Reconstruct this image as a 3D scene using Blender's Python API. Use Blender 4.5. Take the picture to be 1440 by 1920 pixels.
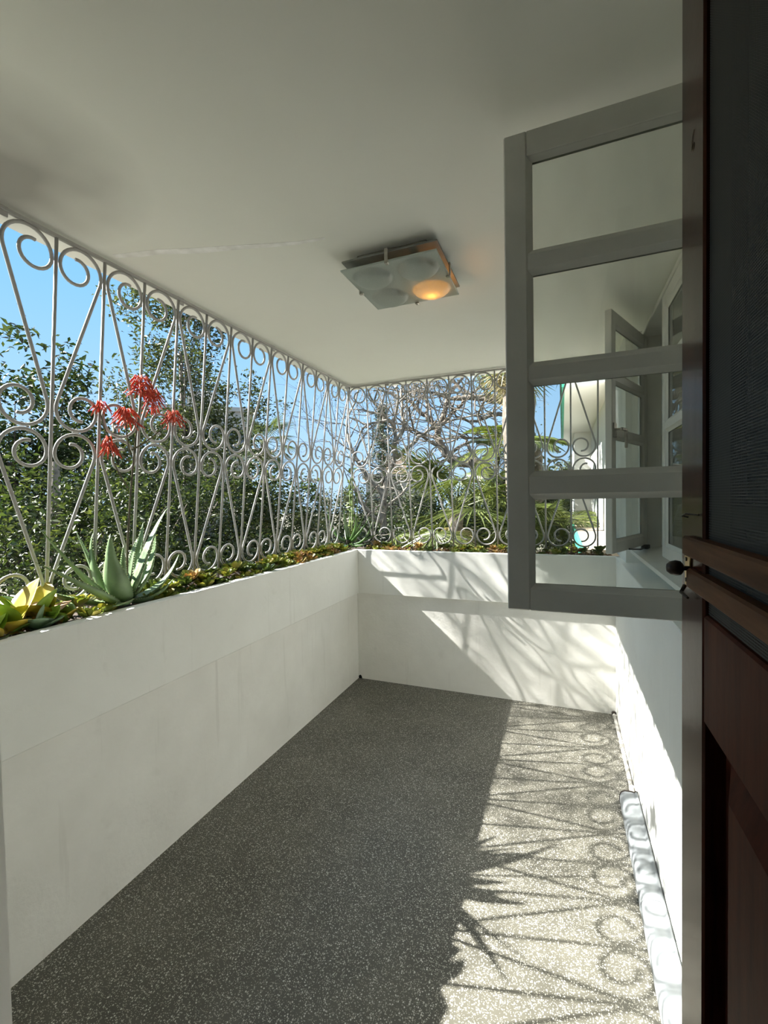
import bpy, math, random
import numpy as np
from mathutils import Vector, Matrix

for o in list(bpy.data.objects): bpy.data.objects.remove(o)
scn = bpy.context.scene
COL = scn.collection
PI = math.pi

# ---------------------------------------------------------------- camera
F_PX, YAW, PITCH, ROLL, EYE = 839.16, 0.3795, 0.0280, -0.0180, 1.5166
_cy, _sy = math.cos(YAW), math.sin(YAW)
fwd = Vector((-_sy*math.cos(PITCH), _cy*math.cos(PITCH), -math.sin(PITCH)))
rgt0 = Vector((_cy, _sy, 0)); up0 = rgt0.cross(fwd)
rgt = rgt0*math.cos(ROLL) + up0*math.sin(ROLL)
upv = -rgt0*math.sin(ROLL) + up0*math.cos(ROLL)
cam = bpy.data.cameras.new('camera')
cam.sensor_fit = 'VERTICAL'; cam.sensor_height = 36.0
cam.lens = F_PX/1920*36.0; cam.clip_start = 0.02; cam.clip_end = 500
camo = bpy.data.objects.new('camera', cam); COL.objects.link(camo)
M = Matrix.Identity(4)
for i in range(3):
    M[i][0] = rgt[i]; M[i][1] = upv[i]; M[i][2] = -fwd[i]
M[0][3], M[1][3], M[2][3] = 0, 0, EYE
camo.matrix_world = M
scn.camera = camo
scn.cycles.diffuse_bounces = 8

# ---------------------------------------------------------------- sky, sun, exposure
SUN_DIR = Vector((1.13, 0.32, -1.0)).normalized()      # the way the sunlight travels
SUN_E, SKY_S, EXPO = 7.6, 0.375, 1.80
world = bpy.data.worlds.new('sky'); scn.world = world; world.use_nodes = True
wn = world.node_tree; wn.nodes.clear()
tcw = wn.nodes.new('ShaderNodeTexCoord'); sxyz = wn.nodes.new('ShaderNodeSeparateXYZ'); wn.links.new(tcw.outputs['Generated'], sxyz.inputs[0])
sky = wn.nodes.new('ShaderNodeValToRGB')                # clear winter sky: paler at the horizon, deeper overhead
for e_, (p_, c_) in zip([sky.color_ramp.elements[0], sky.color_ramp.elements[1], sky.color_ramp.elements.new(.3)], ((0.0, (.46, .66, .90)), (1.0, (.10, .28, .70)), (.45, (.20, .50, .86)))):
    e_.position = p_; e_.color = (*c_, 1)
wn.links.new(sxyz.outputs[2], sky.inputs[0])
bg = wn.nodes.new('ShaderNodeBackground'); bg.inputs['Strength'].default_value = SKY_S
wo = wn.nodes.new('ShaderNodeOutputWorld')
wn.links.new(sky.outputs[0], bg.inputs[0]); wn.links.new(bg.outputs[0], wo.inputs[0])
sl = bpy.data.lights.new('sun', 'SUN'); sl.energy = SUN_E; sl.angle = math.radians(0.42); sl.color = (1.0, 0.975, 0.92)
so = bpy.data.objects.new('sun', sl); COL.objects.link(so)
so.rotation_euler = SUN_DIR.to_track_quat('-Z', 'Y').to_euler(); so.location = (-8, -4, 9)
vs = scn.view_settings
vs.view_transform = 'Standard'; vs.look = 'None'; vs.exposure = EXPO; vs.gamma = 1.0; vs.use_curve_mapping = False

# ---------------------------------------------------------------- helpers
rng = np.random.default_rng(7)
random.seed(7)

def tag(o, label=None, cat=None, group=None, kind=None):
    if label: o['label'] = label
    if cat: o['category'] = cat
    if group: o['group'] = group
    if kind: o['kind'] = kind
    return o

def empty(name, loc=(0, 0, 0), rot=(0, 0, 0)):
    e = bpy.data.objects.new(name, None); COL.objects.link(e)
    e.location = loc; e.rotation_euler = rot; e.empty_display_size = .1
    return e

class MB:
    """collects shapes into one mesh"""
    def __init__(self): self.v = []; self.f = []
    def add(self, v, f):
        n = len(self.v); self.v += [tuple(p) for p in v]; self.f += [tuple(i+n for i in q) for q in f]; return self
    def box(self, a, b, c=0.0):
        x0, y0, z0 = [min(p, q) for p, q in zip(a, b)]; x1, y1, z1 = [max(p, q) for p, q in zip(a, b)]
        if c <= 0:
            v = [(x, y, z) for z in (z0, z1) for y in (y0, y1) for x in (x0, x1)]
            f = [(0, 2, 3, 1), (4, 5, 7, 6), (0, 1, 5, 4), (2, 6, 7, 3), (0, 4, 6, 2), (1, 3, 7, 5)]
            return self.add(v, f)
        c = min(c, .45*min(x1-x0, y1-y0, z1-z0)); v = []; f = []
        L = [(x0, x1), (y0, y1), (z0, z1)]; idx = {}
        for ix in (0, 1):
            for iy in (0, 1):
                for iz in (0, 1):
                    p = [L[0][ix], L[1][iy], L[2][iz]]; s = [c if q == 0 else -c for q in (ix, iy, iz)]
                    for ax in range(3):
                        w = [p[k]+(s[k] if k != ax else 0) for k in range(3)]
                        idx[(ix, iy, iz, ax)] = len(v); v.append(w)
        B = (0, 1)
        def q(*k): f.append(tuple(idx[i] for i in k))
        for ax in range(3):
            o1, o2 = [k for k in range(3) if k != ax]
            for s in B:
                def K(a_, b_):
                    t = [0, 0, 0]; t[ax] = s; t[o1] = a_; t[o2] = b_; return (*t, ax)
                q(K(0, 0), K(1, 0), K(1, 1), K(0, 1))
        for ax in range(3):
            o1, o2 = [k for k in range(3) if k != ax]
            for a_ in B:
                for b_ in B:
                    def K(s, which):
                        t = [0, 0, 0]; t[ax] = s; t[o1] = a_; t[o2] = b_; return (*t, which)
                    q(K(0, o1), K(1, o1), K(1, o2), K(0, o2))
        for k in [(i, j, l) for i in B for j in B for l in B]:
            q((*k, 0), (*k, 1), (*k, 2))
        return self.add(v, f)
    def tube(self, pts, rad, n=6, caps=True):
        P = np.array(pts, float); m = len(P)
        R = np.full(m, rad, float) if np.isscalar(rad) else np.array(rad, float)
        T = np.gradient(P, axis=0); T /= np.linalg.norm(T, axis=1)[:, None]+1e-12
        ref = np.array([0, 0, 1.]) if abs(T[0][2]) < .9 else np.array([1., 0, 0])
        u = np.cross(T[0], ref); u /= np.linalg.norm(u); V = []
        a = np.arange(n)*2*PI/n
        for i in range(m):
            u = u-T[i]*(u@T[i]); u /= np.linalg.norm(u)+1e-12; w = np.cross(T[i], u)
            V += list(P[i]+R[i]*(np.cos(a)[:, None]*u+np.sin(a)[:, None]*w))
        f = [(i*n+j, i*n+(j+1) % n, (i+1)*n+(j+1) % n, (i+1)*n+j) for i in range(m-1) for j in range(n)]
        if caps: f += [tuple(range(n-1, -1, -1)), tuple((m-1)*n+j for j in range(n))]
        return self.add(V, f)
    def lathe(self, prof, n=20, axis='Z', loc=(0, 0, 0)):
        V = []
        for r, h in prof:
            for j in range(n):
                a = 2*PI*j/n; p = (r*math.cos(a), r*math.sin(a), h)
                if axis == 'X': p = (p[2], p[0], p[1])
                if axis == 'Y': p = (p[0], p[2], p[1])
                V.append([p[k]+loc[k] for k in range(3)])
        m = len(prof)
        f = [(i*n+j, i*n+(j+1) % n, (i+1)*n+(j+1) % n, (i+1)*n+j) for i in range(m-1) for j in range(n)]
        f += [tuple(range(n-1, -1, -1)), tuple((m-1)*n+j for j in range(n))]
        return self.add(V, f)
    def prism(self, prof, axis, a, b):
        """2D profile swept along an axis from a to b; the profile fills the other two axes in order"""
        n = len(prof); V = []
        for t in (a, b):
            for p in prof:
                q = [p[0], p[1]]; q.insert('XYZ'.index(axis), t); V.append(q)
        f = [(j, (j+1) % n, n+(j+1) % n, n+j) for j in range(n)]+[tuple(range(n-1, -1, -1)), tuple(range(n, 2*n))]
        return self.add(V, f)
    def mesh(self, name, mat, smooth=False):
        me = bpy.data.meshes.new(name); me.from_pydata(self.v, [], self.f); me.update()
        import bmesh
        bm = bmesh.new(); bm.from_mesh(me); bmesh.ops.recalc_face_normals(bm, faces=bm.faces); bm.to_mesh(me); bm.free()
        if smooth: me.polygons.foreach_set('use_smooth', [True]*len(me.polygons))
        me.materials.append(mat); return me
    def build(self, name, mat, parent=None, smooth=False, loc=None):
        return obj(name, self.mesh(name, mat, smooth), parent, loc)

def obj(name, me, parent=None, loc=None, rot=None):
    o = bpy.data.objects.new(name, me); COL.objects.link(o)
    if parent: o.parent = parent
    if loc is not None: o.location = loc
    if rot is not None: o.rotation_euler = rot
    return o

def np_mesh(name, V, faces_n, F, mat, smooth=False):
    """fast mesh: F flat indices of polygons with faces_n corners each"""
    me = bpy.data.meshes.new(name); nf = len(F)//faces_n
    me.vertices.add(len(V)); me.vertices.foreach_set('co', np.asarray(V, np.float32).ravel())
    me.loops.add(len(F)); me.loops.foreach_set('vertex_index', np.asarray(F, np.int32))
    me.polygons.add(nf); me.polygons.foreach_set('loop_start', np.arange(nf, dtype=np.int32)*faces_n)
    me.update(calc_edges=True); me.validate()
    if smooth: me.polygons.foreach_set('use_smooth', [True]*nf)
    me.materials.append(mat); return me

# ---------------------------------------------------------------- materials
def nodes(name):
    m = bpy.data.materials.new(name); m.use_nodes = True
    nt = m.node_tree; b = nt.nodes['Principled BSDF']; return m, nt, b

def lk(nt, a, b): nt.links.new(a, b)

def coord(nt, scale=(1, 1, 1), kind='Object'):
    tc = nt.nodes.new('ShaderNodeTexCoord'); mp = nt.nodes.new('ShaderNodeMapping'); mp.inputs['Scale'].default_value = scale
    lk(nt, tc.outputs[kind], mp.inputs[0]); return mp.outputs[0]

def noise(nt, vec, scale, detail=4, rough=.55):
    n = nt.nodes.new('ShaderNodeTexNoise'); n.inputs['Scale'].default_value = scale
    n.inputs['Detail'].default_value = detail; n.inputs['Roughness'].default_value = rough
    if vec is not None: lk(nt, vec, n.inputs['Vector'])
    return n.outputs['Fac']

def ramp(nt, fac, stops, interp='LINEAR'):
    r = nt.nodes.new('ShaderNodeValToRGB'); r.color_ramp.interpolation = interp
    el = r.color_ramp.elements
    while len(el) > len(stops): el.remove(el[-1])
    while len(el) < len(stops): el.new(.5)
    for e, (p, c) in zip(el, stops):
        e.position = p; e.color = (*c, 1) if len(c) == 3 else c
    lk(nt, fac, r.inputs[0]); return r.outputs[0]

def mixc(nt, fac, a, b, mode='MIX'):
    m = nt.nodes.new('ShaderNodeMix'); m.data_type = 'RGBA'; m.blend_type = mode
    if isinstance(fac, (int, float)): m.inputs[0].default_value = fac
    else: lk(nt, fac, m.inputs[0])
    for s, v in ((6, a), (7, b)):
        if isinstance(v, tuple): m.inputs[s].default_value = (*v, 1)
        else: lk(nt, v, m.inputs[s])
    return m.outputs[2]

def math_n(nt, op, a, b=None):
    m = nt.nodes.new('ShaderNodeMath'); m.operation = op
    for i, v in enumerate((a, b)):
        if v is None: continue
        if isinstance(v, (int, float)): m.inputs[i].default_value = v
        else: lk(nt, v, m.inputs[i])
    return m.outputs[0]

def bump(nt, b, h, strength=.2, dist=.01):
    n = nt.nodes.new('ShaderNodeBump'); n.inputs['Strength'].default_value = strength; n.inputs['Distance'].default_value = dist
    lk(nt, h, n.inputs['Height']); lk(nt, n.outputs[0], b.inputs['Normal'])

def m_plaster(name, col, dirt=(.45, .43, .38), amt=.25, drip=True, bs=.25):
    m, nt, b = nodes(name)
    v = coord(nt); n1 = noise(nt, v, 2.2, 6, .6)
    c = mixc(nt, ramp(nt, n1, [(.35, (0, 0, 0)), (.8, (amt, amt, amt))]), col, dirt)
    if drip:
        vd = coord(nt, (9, 9, .55)); n2 = noise(nt, vd, 2.0, 4, .6)
        c = mixc(nt, ramp(nt, n2, [(.62, (0, 0, 0)), (.78, (.28, .28, .28))]), c, dirt)
    n4 = noise(nt, coord(nt), 9, 3, .5)
    c = mixc(nt, ramp(nt, n4, [(.66, (0, 0, 0)), (.74, (.10, .10, .10))]), c, dirt)
    lk(nt, c, b.inputs['Base Color']); b.inputs['Roughness'].default_value = .75
    n3 = noise(nt, v, 60, 5, .6); n5 = noise(nt, v, 7, 3, .5)
    bump(nt, b, math_n(nt, 'ADD', math_n(nt, 'MULTIPLY', n3, .35), n5), bs, .008)
    return m

def m_plain(name, col, rough=.5, metal=0.0, var=.12, bs=0.0, scale=14):
    m, nt, b = nodes(name); v = coord(nt); n = noise(nt, v, scale, 4)
    dk = tuple(max(0, c*(1-var*1.6)) for c in col); lt = tuple(min(1, c*(1+var)) for c in col)
    lk(nt, ramp(nt, n, [(.3, dk), (.7, lt)]), b.inputs['Base Color'])
    b.inputs['Roughness'].default_value = rough; b.inputs['Metallic'].default_value = metal
    if bs: bump(nt, b, noise(nt, v, scale*5, 3), bs, .004)
    return m

def m_ceiling():
    m, nt, b = nodes('ceiling_paint'); v = coord(nt)
    n1 = noise(nt, v, 1.3, 4)
    c = mixc(nt, ramp(nt, n1, [(.4, (0, 0, 0)), (.8, (.16, .16, .16))]), (.855, .865, .815), (.60, .59, .53))
    # an old damp mark near the open side
    mp = nt.nodes.new('ShaderNodeMapping'); tc = nt.nodes.new('ShaderNodeTexCoord'); lk(nt, tc.outputs['Object'], mp.inputs[0])
    mp.inputs['Location'].default_value = (1.50*2.2, -.83*2.2, 0); mp.inputs['Scale'].default_value = (2.2, 2.2, 0)
    g = nt.nodes.new('ShaderNodeTexGradient'); g.gradient_type = 'SPHERICAL'; lk(nt, mp.outputs[0], g.inputs[0])
    n2 = noise(nt, coord(nt, (1, 1, 0)), 2.6, 2, .5)
    s = math_n(nt, 'MULTIPLY', g.outputs['Fac'], n2)
    c = mixc(nt, ramp(nt, s, [(.06, (0, 0, 0)), (.40, (.80, .80, .80))]), c, (.26, .25, .23))
    lk(nt, c, b.inputs['Base Color']); b.inputs['Roughness'].default_value = .7
    bump(nt, b, noise(nt, v, 4, 4), .15, .01)
    return m

def m_terrazzo():
    m, nt, b = nodes('terrazzo'); v = coord(nt)
    nz = nt.nodes.new('ShaderNodeTexNoise'); nz.inputs['Scale'].default_value = 60; lk(nt, v, nz.inputs['Vector'])
    vv = mixc(nt, .008, v, nz.outputs['Color'], 'ADD')
    def chips(scale, thr, keep):
        vo = nt.nodes.new('ShaderNodeTexVoronoi'); vo.inputs['Scale'].default_value = scale; vo.inputs['Randomness'].default_value = 1
        lk(nt, vv, vo.inputs['Vector'])
        sp = nt.nodes.new('ShaderNodeSeparateColor'); lk(nt, vo.outputs['Color'], sp.inputs[0])
        a = math_n(nt, 'LESS_THAN', vo.outputs['Distance'], thr); k = math_n(nt, 'LESS_THAN', sp.outputs[0], keep)
        return math_n(nt, 'MULTIPLY', a, k), sp.outputs[1]
    c1, r1 = chips(150, .37, .46); c2, r2 = chips(270, .35, .45)
    base = ramp(nt, noise(nt, v, 3, 5, .6), [(.3, (.068, .066, .052)), (.7, (.125, .120, .096))])
    ch1 = ramp(nt, r1, [(0, (.22, .21, .17)), (.5, (.42, .41, .36)), (1, (.66, .65, .60))])
    ch2 = ramp(nt, r2, [(0, (.28, .27, .22)), (1, (.62, .60, .53))])
    c = mixc(nt, c2, base, ch2); c = mixc(nt, c1, c, ch1)
    lk(nt, c, b.inputs['Base Color']); b.inputs['Roughness'].default_value = .38
    b.inputs['Specular IOR Level'].default_value = .4
    bump(nt, b, noise(nt, v, 25, 3), .06, .004)
    return m

def m_wood(name, dark, light, rough=.45, coat=.0, stretch=(30, 30, 2.2), spec=.10):
    m, nt, b = nodes(name); v = coord(nt, stretch); n = noise(nt, v, 1.5, 5, .6)
    lk(nt, ramp(nt, n, [(.3, dark), (.72, light)]), b.inputs['Base Color'])
    b.inputs['Roughness'].default_value = rough; b.inputs['Coat Weight'].default_value = coat; b.inputs['Specular IOR Level'].default_value = spec; b.inputs['Coat Roughness'].default_value = .07
    bump(nt, b, noise(nt, coord(nt, (8, 8, 8)), 2.5, 4), .05, .01)
    return m

def m_glass():
    m, nt, b = nodes('window_glass'); nt.nodes.remove(b)
    out = nt.nodes['Material Output']
    t = nt.nodes.new('ShaderNodeBsdfTransparent'); t.inputs[0].default_value = (.93, .95, .93, 1)
    g = nt.nodes.new('ShaderNodeBsdfGlossy'); g.inputs['Roughness'].default_value = .01
    fr = nt.nodes.new('ShaderNodeFresnel'); fr.inputs[0].default_value = 1.5
    n = nt.nodes.new('ShaderNodeBump'); n.inputs['Strength'].default_value = .04; n.inputs['Distance'].default_value = .02
    lk(nt, noise(nt, coord(nt), 5, 1), n.inputs['Height']); lk(nt, n.outputs[0], g.inputs['Normal'])
    mx = nt.nodes.new('ShaderNodeMixShader'); ge = nt.nodes.new('ShaderNodeNewGeometry'); fo = math_n(nt, 'MULTIPLY', fr.outputs[0], math_n(nt, 'SUBTRACT', 1.0, ge.outputs['Backfacing']))
    lk(nt, fo, mx.inputs[0]); lk(nt, t.outputs[0], mx.inputs[1]); lk(nt, g.outputs[0], mx.inputs[2])
    d = nt.nodes.new('ShaderNodeBsdfDiffuse'); d.inputs[0].default_value = (.6, .6, .57, 1)
    mx2 = nt.nodes.new('ShaderNodeMixShader')
    lk(nt, ramp(nt, noise(nt, coord(nt, (3, 3, 1)), 3, 4), [(.4, (.015, .015, .015)), (.75, (.06, .06, .06))]), mx2.inputs[0])
    lk(nt, mx.outputs[0], mx2.inputs[1]); lk(nt, d.outputs[0], mx2.inputs[2]); lk(nt, mx2.outputs[0], out.inputs[0])
    return m

def m_leaf(name, cols, trans=.35, rough=.45, spec=.4):
    """foliage; every leaf of a mesh gets its own hue"""
    m, nt, b = nodes(name); out = nt.nodes['Material Output']
    ge = nt.nodes.new('ShaderNodeNewGeometry')
    k = len(cols); c = ramp(nt, ge.outputs['Random Per Island'], [(i/(k-1), cc) for i, cc in enumerate(cols)])
    lk(nt, c, b.inputs['Base Color']); b.inputs['Roughness'].default_value = rough; b.inputs['Specular IOR Level'].default_value = spec
    t = nt.nodes.new('ShaderNodeBsdfTranslucent'); lk(nt, mixc(nt, 1.0, c, (1.0, 1.0, .55), 'MULTIPLY'), t.inputs[0])
    mx = nt.nodes.new('ShaderNodeMixShader'); mx.inputs[0].default_value = trans
    lk(nt, b.outputs[0], mx.inputs[1]); lk(nt, t.outputs[0], mx.inputs[2]); lk(nt, mx.outputs[0], out.inputs[0])
    return m

def m_frosted():
    m, nt, b = nodes('frosted_glass'); out = nt.nodes['Material Output']
    b.inputs['Base Color'].default_value = (.55, .60, .57, 1); b.inputs['Roughness'].default_value = .35
    t = nt.nodes.new('ShaderNodeBsdfTranslucent'); t.inputs[0].default_value = (.75, .80, .76, 1)
    lk(nt, ramp(nt, noise(nt, coord(nt), 300, 2), [(.4, (.50, .56, .53)), (.6, (.58, .63, .60))]), b.inputs['Base Color'])
    mx = nt.nodes.new('ShaderNodeMixShader'); mx.inputs[0].default_value = .4
    lk(nt, b.outputs[0], mx.inputs[1]); lk(nt, t.outputs[0], mx.inputs[2]); lk(nt, mx.outputs[0], out.inputs[0])
    return m

def m_emit(name, col, s):
    m, nt, b = nodes(name); b.inputs['Base Color'].default_value = (*col, 1)
    b.inputs['Emission Color'].default_value = (*col, 1); b.inputs['Emission Strength'].default_value = s; return m

def m_mesh_screen():
    """woven fly mesh: threads opaque, holes open"""
    m, nt, b = nodes('fly_mesh'); out = nt.nodes['Material Output']
    v = coord(nt)
    sp = nt.nodes.new('ShaderNodeSeparateXYZ'); lk(nt, v, sp.inputs[0])
    def thread(ch, pitch):
        fr = math_n(nt, 'FRACT', math_n(nt, 'MULTIPLY', sp.outputs[ch], 1/pitch)); return math_n(nt, 'LESS_THAN', fr, .36)
    th = math_n(nt, 'MAXIMUM', thread(1, .0032), thread(2, .0032))
    b.inputs['Base Color'].default_value = (.026, .026, .023, 1); b.inputs['Roughness'].default_value = .6
    t = nt.nodes.new('ShaderNodeBsdfTransparent')
    mx = nt.nodes.new('ShaderNodeMixShader'); lk(nt, th, mx.inputs[0]); lk(nt, t.outputs[0], mx.inputs[1]); lk(nt, b.outputs[0], mx.inputs[2])
    lk(nt, mx.outputs[0], out.inputs[0]); return m

MT = {
 'wall': m_plaster('white_wall_paint', (.855, .86, .815), amt=.20),
 'wall_lower': m_plaster('white_wall_paint_scuffed', (.84, .835, .785), amt=.32, bs=.5),
 'ceiling': m_ceiling(),
 'terrazzo': m_terrazzo(),
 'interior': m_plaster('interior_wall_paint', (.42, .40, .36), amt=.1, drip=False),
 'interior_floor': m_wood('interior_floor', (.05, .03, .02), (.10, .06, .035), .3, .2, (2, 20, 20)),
 'grille': m_plain('grille_paint', (.39, .38, .365), .45, 0, .06, 0, 6),
 'sash': m_plain('grey_white_window_paint', (.68, .68, .635), .42, 0, .05, .06, 8),
 'glass': m_glass(),
 'wood_gloss': m_wood('polished_door_wood', (.022, .0065, .0035), (.075, .020, .010), .25, .07),
 'wood': m_wood('varnished_door_wood', (.045, .0105, .005), (.095, .024, .011), .5, 0, (30, 30, 2.2), .04),
 'rawwood': m_wood('worn_bar_wood', (.06, .024, .011), (.17, .075, .036), .5, 0, (40, 3, 40), .05),
 'darkwood': m_wood('dark_screen_wood', (.006, .0055, .004), (.014, .013, .010), .5, .05),
 'mesh': m_mesh_screen(),
 'curtain': m_plain('grey_curtain', (.62, .62, .54), .9, 0, .15, 0, 5),
 'brass': m_plain('aged_brass', (.50, .34, .14), .35, 1, .2, .1, 60),
 'iron': m_plain('dark_iron', (.045, .035, .028), .45, .6, .25, .2, 60),
 'plate': m_plain('lamp_plate_grey', (.24, .25, .235), .6),
 'steel': m_plain('brushed_nickel', (.45, .43, .39), .35, 1, .15, 0, 60),
 'frost': m_frosted(),
 'bulb': m_emit('lamp_glow', (1.0, .36, .055), 11),
 'bulb_off': m_plain('unlit_bulb', (.75, .75, .72), .3),
 'gutter': m_plain('painted_sheet_metal', (.24, .26, .27), .55, 0, .14, .1, 6),
 'pipe': m_plain('white_conduit', (.62, .60, .56), .5),
 'soil': m_plain('planter_soil', (.060, .042, .028), .95, 0, .5, .8, 30),
 'aloe': m_plain('aloe_skin', (.20, .30, .14), .42, 0, .22, .1, 10),
 'aloe_teeth': m_plain('aloe_teeth', (.52, .58, .30), .5),
 'aloe2': m_plain('aloe_skin_bright', (.075, .155, .035), .4, 0, .3, .1, 12),
 'flower': m_leaf('aloe_flower_red', [(.62, .07, .05), (.78, .17, .08), (.70, .09, .09)], .35),
 'stalk': m_plain('flower_stalk', (.10, .085, .045), .6),
 'stem_g': m_plain('pale_green_stem', (.19, .25, .10), .5),
 'kal_y': m_plain('yellow_kalanchoe_leaf', (.62, .46, .05), .4, 0, .35, .05, 9),
 'kal_g': m_plain('green_kalanchoe_leaf', (.26, .41, .045), .4, 0, .35, .05, 9),
 'kal_b': m_plain('grey_green_kalanchoe_leaf', (.20, .30, .17), .4, 0, .3, .05, 9),
 'kal_o': m_plain('tan_dry_leaf', (.48, .27, .11), .6, 0, .25, .1, 14),
 'suc_a': m_leaf('succulent_olive', [(.15, .21, .04), (.28, .33, .06), (.42, .36, .09), (.20, .27, .055)], .2),
 'suc_b': m_leaf('succulent_peach', [(.45, .22, .09), (.55, .36, .14), (.30, .25, .08), (.58, .42, .22)], .25),
 'suc_c': m_leaf('succulent_green', [(.06, .10, .025), (.11, .16, .04), (.19, .24, .06)], .2),
 'litter': m_leaf('dry_leaf_litter', [(.20, .09, .035), (.36, .20, .08), (.14, .09, .05), (.30, .24, .10)], .1, .8),
 'bark': m_plain('bark_grey', (.17, .145, .115), .85, 0, .35, .5, 12),
 'bark_mid': m_plain('bark_mid', (.25, .22, .18), .8, 0, .4, .5, 12),
 'bark_pale': m_plain('bark_pale', (.46, .415, .355), .8, 0, .3, .5, 12),
 'bark_dark': m_plain('bark_dark', (.065, .05, .04), .85, 0, .35, .5, 12),
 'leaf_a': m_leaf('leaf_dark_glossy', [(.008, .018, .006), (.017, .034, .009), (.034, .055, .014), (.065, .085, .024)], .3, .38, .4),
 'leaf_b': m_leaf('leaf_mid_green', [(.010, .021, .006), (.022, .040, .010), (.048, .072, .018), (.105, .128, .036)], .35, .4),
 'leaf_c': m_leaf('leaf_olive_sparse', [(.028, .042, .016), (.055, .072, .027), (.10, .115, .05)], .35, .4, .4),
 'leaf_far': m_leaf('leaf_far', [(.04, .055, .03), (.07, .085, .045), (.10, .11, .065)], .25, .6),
 'conifer': m_leaf('leaf_conifer', [(.030, .050, .022), (.05, .07, .035), (.075, .09, .05)], .15, .6),
 'palm': m_leaf('palm_leaf', [(.038, .060, .017), (.075, .10, .027), (.13, .155, .048)], .3, .38, .5),
 'palm_y': m_leaf('palm_leaf_light', [(.06, .09, .020), (.11, .14, .030), (.19, .21, .055)], .35, .4),
 'palm_dry': m_leaf('palm_leaf_dry', [(.30, .26, .14), (.42, .37, .22), (.22, .18, .09)], .3, .7),
 'ground': m_plain('garden_ground', (.16, .15, .11), .95, 0, .5, .5, 1.5),
 'wing': m_plaster('white_house_wall', (.84, .83, .80), amt=.12),
 'green_trim': m_plain('green_trim_paint', (.06, .36, .26), .5),
 'ledge': m_plain('terracotta_ledge', (.62, .50, .40), .8, 0, .2, .2, 5),
 'concrete': m_plaster('grey_concrete', (.36, .35, .34), amt=.4),
 'farglass': m_plain('far_window_glass', (.10, .12, .15), .2, 0, .3),
 'rooftile': m_plain('roof_sheet', (.42, .40, .38), .6, 0, .3, .2, 3),
 'patch': m_plain('ceiling_filler', (.95, .95, .92), .7),
 'black': m_plain('dark_hole', (.01, .01, .01), .9),
}

# ================================================================ the balcony shell
XL, XLU = -1.622, -1.592        # lower and upper course of the left parapet
YB, YBU = 3.420, 3.382          # the same at the far end
XR, XW = 0.335, 0.457           # right dado, window plane
P, J, CE = 1.100, 0.735, 2.50   # parapet top, joint between the courses, ceiling
YF = 0.20                       # house front at the doorway
S = 0.1815                      # grille cell

def struct(name, mb, mat, label, cat, smooth=False):
    o = mb.build(name, MT[mat], None, smooth); return tag(o, label, cat, None, 'structure')

floor_ob = struct('floor', MB().box((-1.95, YF, -.15), (.40, 3.80, 0)), 'terrazzo', 'dark grey terrazzo balcony floor with pale stone chips', 'floor')
ceil_ob = struct('ceiling', MB().box((-1.810, -2.6, CE), (3.2, 3.66, CE+.18)), 'ceiling', 'white painted balcony ceiling with a damp mark and filled crack', 'ceiling')
# filled crack running from the grille to the lamp
pts = [(-1.642, 1.285), (-1.55, 1.312), (-1.454, 1.333), (-1.32, 1.383), (-1.149, 1.431), (-1.03, 1.468), (-.927, 1.496), (-.82, 1.51)]
mb = MB(); wid = [.007, .011, .010, .012, .009, .008, .006, .004]
V = []; Fq = []
for i, (x, y) in enumerate(pts):
    w = wid[i]*1.5
    V += [(x-w*.3, y+w, CE-.0012), (x+w*.3, y-w, CE-.0012), (x-w*.3, y+w, CE+.001), (x+w*.3, y-w, CE+.001)]
for i in range(len(pts)-1):
    a = 4*i; Fq += [(a, a+4, a+5, a+1), (a, a+2, a+6, a+4), (a+1, a+5, a+7, a+3)]
mb.add(V, Fq); mb.build('crack_filler', MT['patch'], ceil_ob)

XJ, YP = -.905, .460
wl = struct('wall_left', MB().box((XL, YP, 0), (-1.72, YB+.05, J)), 'wall_lower', 'white plastered parapet wall on the left carrying a planter', 'wall')
MB().box((XLU, YP, J), (-1.645, YBU+.053, P), .004).build('upper_course', MT['wall'], wl)
MB().box((-1.645, YP, J), (-2.02, 3.80, J+.06)).build('planter_bottom', MT['wall'], wl)
MB().box((-1.98, YP, J+.06), (-2.03, 3.88, .99)).build('planter_outer_wall', MT['wall'], wl)
wb = struct('wall_back', MB().box((XL-.05, YB, 0), (.60, YB+.10, J)), 'wall_lower', 'white plastered parapet wall at the far end, partly sunlit', 'wall')
MB().box((XLU, YBU, J), (.60, YBU+.053, P), .004).build('upper_course', MT['wall'], wb)
MB().box((XLU-.05, YBU+.053, J), (.60, 3.83, J+.06)).build('planter_bottom', MT['wall'], wb)
MB().box((-2.03, 3.83, J+.06), (.60, 3.88, .99)).build('planter_outer_wall', MT['wall'], wb)
mb = MB(); mb.prism([(-1.620, 0), (-1.620, .020), (-1.608, .030), (-1.596, .022), (-1.590, 0)], 'Y', YB-.004, YB+.0)
mb.build('drain_hole', MT['black'], wb)
wr = struct('wall_right', MB().box((XR, YF, 0), (.60, YB+.02, P-.012)).box((XR-.004, YF, P-.012), (.60, YB, P), .003), 'wall', 'white house wall below the windows, striped with grille shadows', 'wall')
mb = MB()
mb.box((.362, 3.102, P), (.68, 3.95, CE)); mb.box((XW+.02, YF, P), (.68, 1.175, CE))
mb.box((XW+.02, 1.175, 2.465), (.68, 3.095, CE)); mb.box((XW+.02, 1.175, P), (.68, 3.095, 1.19))
mb.build('upper_wall', MT['wall'], wr)
# front of the house with the doorway the photographer stands in
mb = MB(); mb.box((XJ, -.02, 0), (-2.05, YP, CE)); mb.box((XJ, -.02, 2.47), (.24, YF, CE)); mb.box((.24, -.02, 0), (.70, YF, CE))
struct('wall_front', mb, 'wall', 'white house wall with the doorway at the near end of the balcony', 'wall')
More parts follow.
